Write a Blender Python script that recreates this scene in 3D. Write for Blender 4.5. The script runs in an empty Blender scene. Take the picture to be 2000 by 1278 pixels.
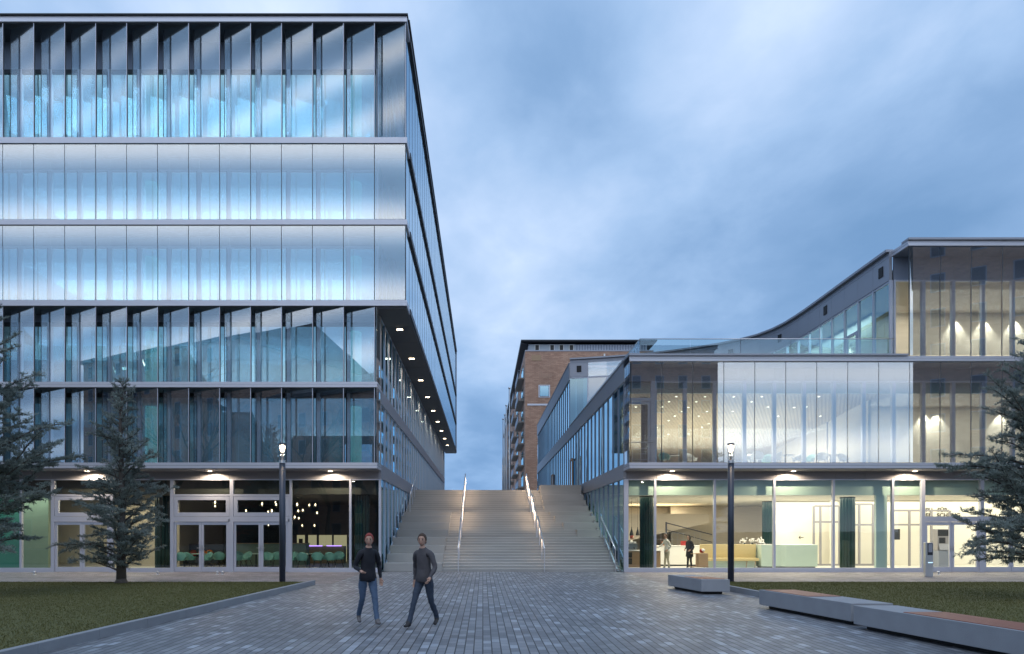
import bpy, math, random
import numpy as np
from mathutils import Vector, Matrix
random.seed(7); R = random.Random(11)
SC = bpy.context.scene; COL = SC.collection
F, VX, VY, EYE = 1333.0, 943.0, 1038.0, 1.85
def PX(px, Y): return (px - VX) * Y / F
def PZ(py, Y): return EYE + (VY - py) * Y / F
ORD = ['first','second','third','fourth','fifth','sixth','seventh','eighth','ninth','tenth','eleventh','twelfth','thirteenth','fourteenth',
       'fifteenth','sixteenth','seventeenth','eighteenth','nineteenth','twentieth','twenty-first','twenty-second','twenty-third','twenty-fourth','twenty-fifth','twenty-sixth','twenty-seventh','twenty-eighth']
# ------------------------------------------------------------------ materials
def nt(name):
    m = bpy.data.materials.new(name); m.use_nodes = True
    n = m.node_tree; n.nodes.clear()
    return m, n, n.nodes.new('ShaderNodeOutputMaterial')
def pbr(name, col, rough=0.5, metal=0.0, var=0.12, scale=3.0, bump=0.0, bscale=60.0, emit=None, estr=0.0, stretch=(1,1,1), spec=0.5):
    m, n, out = nt(name)
    b = n.nodes.new('ShaderNodeBsdfPrincipled')
    b.inputs['Roughness'].default_value = rough; b.inputs['Metallic'].default_value = metal
    b.inputs['Specular IOR Level'].default_value = spec
    tc = n.nodes.new('ShaderNodeTexCoord'); mp = n.nodes.new('ShaderNodeMapping'); mp.inputs['Scale'].default_value = stretch
    n.links.new(tc.outputs['Object'], mp.inputs['Vector'])
    no = n.nodes.new('ShaderNodeTexNoise'); no.inputs['Scale'].default_value = scale; no.inputs['Detail'].default_value = 5
    n.links.new(mp.outputs[0], no.inputs['Vector'])
    mx = n.nodes.new('ShaderNodeMix'); mx.data_type = 'RGBA'
    lo = [c * (1 - var) for c in col]; hi = [min(1, c * (1 + var)) for c in col]
    mx.inputs[6].default_value = (*lo, 1); mx.inputs[7].default_value = (*hi, 1)
    n.links.new(no.outputs['Fac'], mx.inputs[0]); n.links.new(mx.outputs[2], b.inputs['Base Color'])
    if bump:
        n2 = n.nodes.new('ShaderNodeTexNoise'); n2.inputs['Scale'].default_value = bscale; n2.inputs['Detail'].default_value = 3
        n.links.new(mp.outputs[0], n2.inputs['Vector'])
        bp = n.nodes.new('ShaderNodeBump'); bp.inputs['Strength'].default_value = bump; bp.inputs['Distance'].default_value = 0.02
        n.links.new(n2.outputs['Fac'], bp.inputs['Height']); n.links.new(bp.outputs[0], b.inputs['Normal'])
    if emit:
        b.inputs['Emission Color'].default_value = (*emit, 1); b.inputs['Emission Strength'].default_value = estr
    n.links.new(b.outputs[0], out.inputs['Surface'])
    return m
def glass(name, tint, base=0.06, k=1.0, rough=0.0, rcol=(1, 1, 1), wave=0.0, frit=0.0):
    """thin sheet glass: tinted see-through mixed with a mirror reflection that grows at grazing angles"""
    m, n, out = nt(name)
    tr = n.nodes.new('ShaderNodeBsdfTransparent'); tr.inputs[0].default_value = (*tint, 1)
    gl = n.nodes.new('ShaderNodeBsdfGlossy'); gl.inputs['Roughness'].default_value = rough; gl.inputs['Color'].default_value = (*rcol, 1)
    ge = n.nodes.new('ShaderNodeNewGeometry'); dt = n.nodes.new('ShaderNodeVectorMath'); dt.operation = 'DOT_PRODUCT'
    n.links.new(ge.outputs['Incoming'], dt.inputs[0]); n.links.new(ge.outputs['Normal'], dt.inputs[1])
    ab = n.nodes.new('ShaderNodeMath'); ab.operation = 'ABSOLUTE'; n.links.new(dt.outputs['Value'], ab.inputs[0])
    om = n.nodes.new('ShaderNodeMath'); om.operation = 'SUBTRACT'; om.inputs[0].default_value = 1.0; n.links.new(ab.outputs[0], om.inputs[1])
    pw = n.nodes.new('ShaderNodeMath'); pw.operation = 'POWER'; pw.inputs[1].default_value = 5.0; n.links.new(om.outputs[0], pw.inputs[0])
    fr = n.nodes.new('ShaderNodeMath'); fr.operation = 'MULTIPLY_ADD'; fr.inputs[1].default_value = 0.96; fr.inputs[2].default_value = 0.04; n.links.new(pw.outputs[0], fr.inputs[0])
    ma = n.nodes.new('ShaderNodeMath'); ma.operation = 'MULTIPLY_ADD'; ma.inputs[1].default_value = k; ma.inputs[2].default_value = base - 0.04 * k
    ma.use_clamp = True
    n.links.new(fr.outputs[0], ma.inputs[0])
    if wave:
        tc = n.nodes.new('ShaderNodeTexCoord'); no = n.nodes.new('ShaderNodeTexNoise'); no.inputs['Scale'].default_value = 0.9; no.inputs['Detail'].default_value = 1
        n.links.new(tc.outputs['Object'], no.inputs['Vector'])
        bp = n.nodes.new('ShaderNodeBump'); bp.inputs['Strength'].default_value = wave; bp.inputs['Distance'].default_value = 0.02
        n.links.new(no.outputs['Fac'], bp.inputs['Height']); n.links.new(bp.outputs[0], gl.inputs['Normal'])
    mx = n.nodes.new('ShaderNodeMixShader')
    see = tr.outputs[0]
    if frit:                                        # fine white printed dots
        df = n.nodes.new('ShaderNodeBsdfDiffuse'); df.inputs[0].default_value = (0.72, 0.78, 0.86, 1)
        tl = n.nodes.new('ShaderNodeBsdfTranslucent'); tl.inputs[0].default_value = (0.72, 0.78, 0.86, 1)
        m1 = n.nodes.new('ShaderNodeMixShader'); m1.inputs[0].default_value = 0.45; n.links.new(df.outputs[0], m1.inputs[1]); n.links.new(tl.outputs[0], m1.inputs[2])
        m2 = n.nodes.new('ShaderNodeMixShader'); m2.inputs[0].default_value = frit; n.links.new(see, m2.inputs[1]); n.links.new(m1.outputs[0], m2.inputs[2]); see = m2.outputs[0]
    n.links.new(ma.outputs[0], mx.inputs[0]); n.links.new(see, mx.inputs[1]); n.links.new(gl.outputs[0], mx.inputs[2])
    n.links.new(mx.outputs[0], out.inputs['Surface'])
    return m
def emis(name, col, s):
    m, n, out = nt(name); e = n.nodes.new('ShaderNodeEmission')
    e.inputs[0].default_value = (*col, 1); e.inputs[1].default_value = s
    n.links.new(e.outputs[0], out.inputs['Surface']); return m
def brickmat(name, c1, c2, mortar, bw, rh, ms, swap, rough=0.75, bias=0.0, bump=0.3, offset=0.5, dirt=0.35, dscale=0.5, wall=False, third=None, lines=0):
    """bricks / pavers. swap: courses run along world Y. wall: vertical walls (object x+y along, z up)"""
    m, n, out = nt(name)
    b = n.nodes.new('ShaderNodeBsdfPrincipled'); b.inputs['Roughness'].default_value = rough
    tc = n.nodes.new('ShaderNodeTexCoord'); sp = n.nodes.new('ShaderNodeSeparateXYZ'); cb = n.nodes.new('ShaderNodeCombineXYZ')
    n.links.new(tc.outputs['Object'], sp.inputs[0])
    if wall:
        ad = n.nodes.new('ShaderNodeMath'); ad.operation = 'ADD'
        n.links.new(sp.outputs[0], ad.inputs[0]); n.links.new(sp.outputs[1], ad.inputs[1])
        n.links.new(ad.outputs[0], cb.inputs[0]); n.links.new(sp.outputs[2], cb.inputs[1])
    elif swap:
        n.links.new(sp.outputs[1], cb.inputs[0]); n.links.new(sp.outputs[0], cb.inputs[1])
    else:
        n.links.new(sp.outputs[0], cb.inputs[0]); n.links.new(sp.outputs[1], cb.inputs[1])
    br = n.nodes.new('ShaderNodeTexBrick'); br.offset = offset; br.inputs['Scale'].default_value = 1.0
    br.inputs['Color1'].default_value = (*c1, 1); br.inputs['Color2'].default_value = (*c2, 1); br.inputs['Mortar'].default_value = (*mortar, 1)
    br.inputs['Brick Width'].default_value = bw; br.inputs['Row Height'].default_value = rh; br.inputs['Mortar Size'].default_value = ms
    br.inputs['Mortar Smooth'].default_value = 0.1; br.inputs['Bias'].default_value = bias
    n.links.new(cb.outputs[0], br.inputs['Vector'])
    col = br.outputs['Color']
    if third:                                       # the odd much lighter stone
        wn = n.nodes.new('ShaderNodeTexBrick'); wn.offset = offset; wn.inputs['Scale'].default_value = 1.0
        for nm, c in (('Color1', (0, 0, 0, 1)), ('Color2', (1, 1, 1, 1)), ('Mortar', (0, 0, 0, 1))): wn.inputs[nm].default_value = c
        wn.inputs['Brick Width'].default_value = bw; wn.inputs['Row Height'].default_value = rh; wn.inputs['Mortar Size'].default_value = ms
        wn.inputs['Mortar Smooth'].default_value = 0.1; wn.inputs['Bias'].default_value = -0.2
        of = n.nodes.new('ShaderNodeVectorMath'); of.operation = 'ADD'; of.inputs[1].default_value = (bw * 74, rh * 38, 0)
        n.links.new(cb.outputs[0], of.inputs[0]); n.links.new(of.outputs[0], wn.inputs['Vector'])
        cr = n.nodes.new('ShaderNodeValToRGB'); cr.color_ramp.elements[0].position = 0.62; cr.color_ramp.elements[1].position = 0.8
        n.links.new(wn.outputs['Color'], cr.inputs[0])
        m3 = n.nodes.new('ShaderNodeMix'); m3.data_type = 'RGBA'; m3.inputs[7].default_value = (*third, 1)
        n.links.new(cr.outputs[0], m3.inputs[0]); n.links.new(col, m3.inputs[6]); col = m3.outputs[2]
    if lines:                                       # the open joints between the courses
        b2 = n.nodes.new('ShaderNodeTexBrick'); b2.offset = 0; b2.inputs['Scale'].default_value = 1.0
        b2.inputs['Brick Width'].default_value = 900; b2.inputs['Row Height'].default_value = rh; b2.inputs['Mortar Size'].default_value = lines; b2.inputs['Mortar Smooth'].default_value = 0.2
        n.links.new(cb.outputs[0], b2.inputs['Vector'])
        m4 = n.nodes.new('ShaderNodeMix'); m4.data_type = 'RGBA'; m4.inputs[7].default_value = (*mortar, 1)
        n.links.new(b2.outputs['Fac'], m4.inputs[0]); n.links.new(col, m4.inputs[6]); col = m4.outputs[2]
    no = n.nodes.new('ShaderNodeTexNoise'); no.inputs['Scale'].default_value = dscale; no.inputs['Detail'].default_value = 8; no.inputs['Roughness'].default_value = 0.65
    n.links.new(tc.outputs['Object'], no.inputs['Vector'])
    mr = n.nodes.new('ShaderNodeMapRange'); mr.inputs[1].default_value = 0.3; mr.inputs[2].default_value = 0.7
    mr.inputs[3].default_value = 1 - dirt; mr.inputs[4].default_value = 1.0 + dirt * 0.3
    n.links.new(no.outputs['Fac'], mr.inputs[0])
    mu = n.nodes.new('ShaderNodeMix'); mu.data_type = 'RGBA'; mu.blend_type = 'MULTIPLY'; mu.inputs[0].default_value = 1
    n.links.new(col, mu.inputs[6]); n.links.new(mr.outputs[0], mu.inputs[7])
    n.links.new(mu.outputs[2], b.inputs['Base Color'])
    fi = n.nodes.new('ShaderNodeTexNoise'); fi.inputs['Scale'].default_value = 90; n.links.new(tc.outputs['Object'], fi.inputs['Vector'])
    sm = n.nodes.new('ShaderNodeMath'); sm.operation = 'MULTIPLY_ADD'; sm.inputs[1].default_value = 0.15
    iv = n.nodes.new('ShaderNodeMath'); iv.operation = 'SUBTRACT'; iv.inputs[0].default_value = 1.0
    n.links.new(br.outputs['Fac'], iv.inputs[1]); n.links.new(fi.outputs['Fac'], sm.inputs[0]); n.links.new(iv.outputs[0], sm.inputs[2])
    bp = n.nodes.new('ShaderNodeBump'); bp.inputs['Strength'].default_value = bump; bp.inputs['Distance'].default_value = 0.01
    n.links.new(sm.outputs[0], bp.inputs['Height']); n.links.new(bp.outputs[0], b.inputs['Normal'])
    n.links.new(b.outputs[0], out.inputs['Surface'])
    return m
M = {}
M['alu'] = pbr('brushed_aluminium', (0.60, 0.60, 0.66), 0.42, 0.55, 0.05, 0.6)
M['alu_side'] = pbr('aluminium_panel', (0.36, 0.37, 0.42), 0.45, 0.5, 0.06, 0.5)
M['frame'] = pbr('window_frame_metal', (0.55, 0.57, 0.66), 0.4, 0.4, 0.04, 1.0)
M['dark'] = pbr('dark_metal', (0.035, 0.04, 0.05), 0.45, 0.3, 0.1, 2)
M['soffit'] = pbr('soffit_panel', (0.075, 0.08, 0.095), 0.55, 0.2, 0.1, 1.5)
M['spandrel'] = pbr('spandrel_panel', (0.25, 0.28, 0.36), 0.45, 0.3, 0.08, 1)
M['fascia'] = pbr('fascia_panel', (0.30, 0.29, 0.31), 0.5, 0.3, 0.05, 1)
M['black'] = pbr('black_rubber', (0.01, 0.01, 0.012), 0.6)
M['pole'] = pbr('dark_blue_grey_paint', (0.055, 0.065, 0.09), 0.4, 0.3, 0.06, 4)
M['steel'] = pbr('brushed_steel', (0.62, 0.62, 0.64), 0.28, 0.95, 0.06, 12, stretch=(1, 1, 0.05))
M['lou'] = glass('reflective_louvre_glass', (0.84, 0.92, 0.97), 0.30, 1.2, 0.02, (0.93, 0.97, 1.0), 0.0, 0.05)
M['lou_open'] = glass('open_louvre_glass', (0.90, 0.95, 0.98), 0.20, 1.0, 0.0, (0.92, 0.96, 1.0), 0.0, 0.035)
M['lou_side'] = glass('side_louvre_glass', (0.70, 0.80, 0.86), 0.26, 0.8, 0.0, (0.70, 0.85, 0.96), 0.0, 0.05)
M['lou_r'] = glass('louvre_glass_clear', (0.88, 0.92, 0.95), 0.26, 1.2, 0.0, (1, 1, 1), 0.0, 0.05)
M['pane'] = glass('blue_window_glass', (0.48, 0.76, 0.88), 0.50, 1.3, 0.0, (0.66, 0.92, 1.0), 0.0)
M['pane_r'] = glass('clear_window_glass', (0.86, 0.93, 0.91), 0.06, 1.0, 0.0, (1, 1, 1), 0.05)
M['pane_g'] = glass('ground_floor_glass', (0.82, 0.91, 0.88), 0.09, 1.2, 0.0, (1, 1, 1), 0.08)
M['pane_s'] = glass('side_window_glass', (0.38, 0.62, 0.72), 0.30, 1.4, 0.0, (0.62, 0.88, 1.0), 0.05)
M['balu'] = glass('balustrade_glass', (0.80, 0.88, 0.90), 0.14, 1.2)
M['concrete'] = pbr('fair_faced_concrete', (0.27, 0.26, 0.25), 0.8, 0, 0.22, 1.6, 0.25, 60)
M['step'] = pbr('concrete_stair', (0.40, 0.39, 0.375), 0.8, 0, 0.28, 1.4, 0.3, 50, stretch=(0.25, 1, 1))
M['edge_highlight'] = pbr('stair_edge_highlight', (0.56, 0.55, 0.53), 0.7, 0, 0.12, 3)  # step edges painted lighter, for the sky light their lips catch
M['bench'] = pbr('bench_concrete', (0.33, 0.34, 0.365), 0.8, 0, 0.16, 2.5, 0.35, 120)
M['kerb'] = pbr('kerb_concrete', (0.30, 0.31, 0.33), 0.8, 0, 0.2, 1.5, 0.3, 90)
M['wood'] = pbr('reddish_hardwood', (0.30, 0.115, 0.075), 0.5, 0, 0.3, 6, 0.2, 40, stretch=(1, 0.08, 1))
M['oak'] = pbr('light_oak', (0.42, 0.27, 0.16), 0.5, 0, 0.15, 5, stretch=(0.1, 1, 1))
M['cream'] = pbr('cream_plaster', (0.80, 0.77, 0.68), 0.8, 0, 0.04, 0.7)
M['white'] = pbr('white_plaster', (0.82, 0.81, 0.78), 0.8, 0, 0.03, 0.7)
M['beige'] = pbr('beige_timber_lining', (0.60, 0.54, 0.46), 0.65, 0, 0.12, 1.2, stretch=(1, 1, 8))
M['taupe'] = pbr('taupe_wall', (0.42, 0.37, 0.31), 0.7, 0, 0.1, 0.8)
M['office'] = pbr('office_wall', (0.50, 0.55, 0.60), 0.8, 0, 0.06, 0.8)
M['floor_in'] = pbr('pale_screed_floor', (0.55, 0.53, 0.48), 0.35, 0, 0.05, 0.8)
M['ceil_in'] = pbr('ceiling_plaster', (0.74, 0.71, 0.63), 0.8, 0, 0.03, 0.6)
M['voidg'] = pbr('green_grey_ceiling_edge', (0.52, 0.64, 0.57), 0.6, 0, 0.05, 1)
M['colm'] = pbr('bottle_green_column', (0.012, 0.035, 0.032), 0.12, 0.1, 0.3, 6, stretch=(6, 6, 0.3))
M['colmint_glow'] = pbr('mint_column_glow', (0.50, 0.80, 0.72), 0.3, 0, 0.1, 5, emit=(0.35, 0.75, 0.68), estr=0.45, stretch=(8, 8, 0.2))
M['mint'] = pbr('mint_plastic', (0.22, 0.46, 0.40), 0.4, 0, 0.05)
M['mintdesk'] = pbr('pale_mint_desk', (0.55, 0.66, 0.58), 0.5, 0, 0.04)
M['green'] = pbr('green_wall_paint', (0.055, 0.22, 0.185), 0.6, 0, 0.06)
M['yellow'] = pbr('yellow_bench_fabric', (0.62, 0.49, 0.25), 0.8, 0, 0.08, 20)
M['navy'] = pbr('navy_wall', (0.02, 0.03, 0.06), 0.5, 0, 0.2)
M['darkwall'] = pbr('dark_brown_wall', (0.05, 0.045, 0.04), 0.6, 0, 0.2)
M['orange'] = pbr('orange_fabric', (0.65, 0.18, 0.03), 0.8)
M['red'] = pbr('dark_red_fabric', (0.35, 0.03, 0.03), 0.8)
M['sage'] = pbr('sage_counter', (0.20, 0.25, 0.19), 0.6)
M['brick'] = brickmat('red_brick', (0.60, 0.36, 0.25), (0.45, 0.245, 0.165), (0.30, 0.22, 0.17), 0.50, 0.16, 0.012, False, wall=True, bump=0.2, dirt=0.3, dscale=0.25)
M['roofdark'] = pbr('dark_roof', (0.03, 0.035, 0.045), 0.6, 0, 0.15)
M['corr'] = pbr('corrugated_cladding', (0.48, 0.52, 0.60), 0.5, 0.3)
M['screen'] = emis('lit_screen', (0.5, 0.75, 1.0), 1.2)
M['lampwarm'] = emis('warm_lamp', (1.0, 0.80, 0.55), 14)
M['lampdown'] = emis('downlight_lamp', (1.0, 0.84, 0.62), 7)
M['lampsmall'] = emis('small_lamp', (1.0, 0.86, 0.66), 9)
M['exit'] = emis('exit_sign_green', (0.25, 1.0, 0.6), 1.6)
M['purple'] = emis('purple_led', (0.45, 0.25, 1.0), 2)
M['globe'] = glass('smoked_globe_glass', (0.80, 0.78, 0.76), 0.12, 1.5, 0.0)
M['lampglass'] = glass('lamp_tube_glass', (0.85, 0.84, 0.82), 0.12, 1.0, 0.05)
M['bark'] = pbr('cedar_bark', (0.11, 0.092, 0.08), 0.9, 0, 0.3, 14, 0.8, 30, stretch=(1, 1, 0.25))
def leafmat(name, col):
    m = pbr(name, col, 0.65, 0, 0.4, 2.5); n = m.node_tree; out = [q for q in n.nodes if q.type == 'OUTPUT_MATERIAL'][0]; b = [q for q in n.nodes if q.type == 'BSDF_PRINCIPLED'][0]
    t = n.nodes.new('ShaderNodeBsdfTranslucent'); n.links.new(b.inputs['Base Color'].links[0].from_socket, t.inputs[0])
    mx = n.nodes.new('ShaderNodeMixShader'); mx.inputs[0].default_value = 0.42; n.links.new(b.outputs[0], mx.inputs[1]); n.links.new(t.outputs[0], mx.inputs[2]); n.links.new(mx.outputs[0], out.inputs[0]); return m
M['needle'] = leafmat('cedar_needles', (0.34, 0.39, 0.365)); M['needle2'] = leafmat('cedar_needles_dark', (0.22, 0.26, 0.24))
M['grass'] = pbr('grass_blades', (0.132, 0.128, 0.042), 0.9, 0, 0.16, 0.4)
# ------------------------------------------------------------------ mesh builder
class MB:
    def __init__(s): s.v = []; s.f = []; s.m = []; s.s = []
    def quad(s, a, b, c, d, m=0, smooth=False):
        i = len(s.v); s.v += [tuple(a), tuple(b), tuple(c), tuple(d)]; s.f.append((i, i+1, i+2, i+3)); s.m.append(m); s.s.append(smooth); return s
    def box(s, x0, x1, y0, y1, z0, z1, m=0):
        if x0 > x1: x0, x1 = x1, x0
        if y0 > y1: y0, y1 = y1, y0
        if z0 > z1: z0, z1 = z1, z0
        i = len(s.v)
        s.v += [(x0,y0,z0),(x1,y0,z0),(x1,y1,z0),(x0,y1,z0),(x0,y0,z1),(x1,y0,z1),(x1,y1,z1),(x0,y1,z1)]
        for q in ((0,3,2,1),(4,5,6,7),(0,1,5,4),(1,2,6,5),(2,3,7,6),(3,0,4,7)):
            s.f.append(tuple(i+k for k in q)); s.m.append(m); s.s.append(False)
        return s
    def prism(s, pts, z0, z1, m=0):
        """plan polygon, extruded"""
        i = len(s.v); n = len(pts)
        s.v += [(p[0], p[1], z0) for p in pts] + [(p[0], p[1], z1) for p in pts]
        s.f.append(tuple(i+k for k in reversed(range(n)))); s.f.append(tuple(i+n+k for k in range(n)))
        for k in range(n): s.f.append((i+k, i+(k+1)%n, i+n+(k+1)%n, i+n+k))
        s.m += [m]*(n+2); s.s += [False]*(n+2); return s
    def seg(s, p, q, z0, z1, t=0.06, m=0, off=0.0):
        """wall piece between plan points p and q, thickness t, shifted off to its left"""
        d = Vector((q[0]-p[0], q[1]-p[1])); d.normalize(); nx, ny = -d.y, d.x
        a = (p[0]+nx*off, p[1]+ny*off); b = (q[0]+nx*off, q[1]+ny*off)
        return s.prism([a, b, (b[0]+nx*t, b[1]+ny*t), (a[0]+nx*t, a[1]+ny*t)], z0, z1, m)
    def tube(s, pts, rad, n=8, m=0, cap=True, smooth=True):
        pts = [Vector(p) for p in pts]
        if not hasattr(rad, '__len__'): rad = [rad]*len(pts)
        rings = []
        for k, p in enumerate(pts):
            d = (pts[min(k+1, len(pts)-1)] - pts[max(k-1, 0)]).normalized()
            u = d.cross(Vector((0,0,1))) if abs(d.z) < 0.95 else d.cross(Vector((1,0,0)))
            u.normalize(); w = d.cross(u).normalized()
            i = len(s.v); rings.append(i)
            for j in range(n):
                a = 2*math.pi*j/n
                s.v.append(tuple(p + (u*math.cos(a) + w*math.sin(a))*rad[k]))
        for k in range(len(pts)-1):
            a, b = rings[k], rings[k+1]
            for j in range(n):
                s.f.append((a+j, a+(j+1)%n, b+(j+1)%n, b+j)); s.m.append(m); s.s.append(smooth)
        if cap:
            s.f.append(tuple(rings[0]+j for j in reversed(range(n)))); s.f.append(tuple(rings[-1]+j for j in range(n)))
            s.m += [m, m]; s.s += [False, False]
        return s
    def lathe(s, prof, c=(0,0,0), n=16, m=0, smooth=True):
        i = len(s.v)
        for r, z in prof:
            for j in range(n):
                a = 2*math.pi*j/n; s.v.append((c[0]+r*math.cos(a), c[1]+r*math.sin(a), c[2]+z))
        for k in range(len(prof)-1):
            for j in range(n):
                a = i+k*n; b = a+n
                s.f.append((a+j, a+(j+1)%n, b+(j+1)%n, b+j)); s.m.append(m); s.s.append(smooth)
        return s
    def ball(s, c, r, m=0, n=12, sq=(1,1,1)):
        k = max(5, n//2)
        i = len(s.v)
        s.lathe([(max(1e-4, r*math.sin(math.pi*t/k)), -r*math.cos(math.pi*t/k)) for t in range(k+1)], (0,0,0), n, m)
        for q in range(i, len(s.v)):
            v = s.v[q]; s.v[q] = (c[0]+v[0]*sq[0], c[1]+v[1]*sq[1], c[2]+v[2]*sq[2])
        return s
    def build(s, name, mats, parent=None, loc=None, rz=0.0):
        me = bpy.data.meshes.new(name); me.from_pydata(s.v, [], s.f)
        for m in (mats if isinstance(mats, (list, tuple)) else [mats]): me.materials.append(M[m] if isinstance(m, str) else m)
        me.polygons.foreach_set('material_index', s.m); me.polygons.foreach_set('use_smooth', s.s); me.update()
        o = bpy.data.objects.new(name, me); COL.objects.link(o)
        if parent: o.parent = parent
        if loc: o.location = loc
        o.rotation_euler[2] = rz
        return o
def tag(o, label=None, cat=None, group=None, kind=None):
    if label: o['label'] = label
    if cat: o['category'] = cat
    if group: o['group'] = group
    if kind: o['kind'] = kind
    return o
def empty(name, loc=(0,0,0), rz=0.0, label=None, cat=None, group=None):
    o = bpy.data.objects.new(name, None); COL.objects.link(o); o.location = loc; o.rotation_euler[2] = rz
    o.empty_display_size = 0.2
    return tag(o, label, cat, group)
KIDS = {}
def copy_tree(o, parent=None):
    c = o.copy(); COL.objects.link(c)
    if parent: c.parent = parent
    for ch in [x for x in bpy.data.objects if x.parent == o]: copy_tree(ch, c)
    return c
def bev(o, w=0.01, seg=2):
    b = o.modifiers.new('Bevel', 'BEVEL'); b.width = w; b.segments = seg; b.limit_method = 'ANGLE'; return o
def npmesh(name, v, f, mats, parent=None, mi=None):
    me = bpy.data.meshes.new(name)
    me.vertices.add(len(v)); me.vertices.foreach_set('co', np.asarray(v, dtype=np.float32).ravel())
    k = f.shape[1]
    me.loops.add(f.size); me.loops.foreach_set('vertex_index', f.astype(np.int32).ravel())
    me.polygons.add(len(f)); me.polygons.foreach_set('loop_start', np.arange(0, f.size, k, dtype=np.int32))
    for m in mats: me.materials.append(M[m])
    if mi is not None: me.polygons.foreach_set('material_index', mi.astype(np.int32))
    me.update(calc_edges=True); me.validate()
    o = bpy.data.objects.new(name, me); COL.objects.link(o)
    if parent: o.parent = parent
    return o
def light(name, kind, loc, power, col=(1, 0.82, 0.6), target=None, size=0.1, size_y=None, spot=None, blend=0.6):
    l = bpy.data.lights.new(name, kind); l.energy = power; l.color = col
    if kind == 'AREA':
        l.size = size
        if size_y: l.shape = 'RECTANGLE'; l.size_y = size_y
    else: l.shadow_soft_size = size
    if spot: l.spot_size = math.radians(spot); l.spot_blend = blend
    o = bpy.data.objects.new(name, l); COL.objects.link(o); o.location = loc
    if target is not None:
        o.rotation_euler = (Vector(target) - Vector(loc)).to_track_quat('-Z', 'Y').to_euler()
    return o
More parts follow.
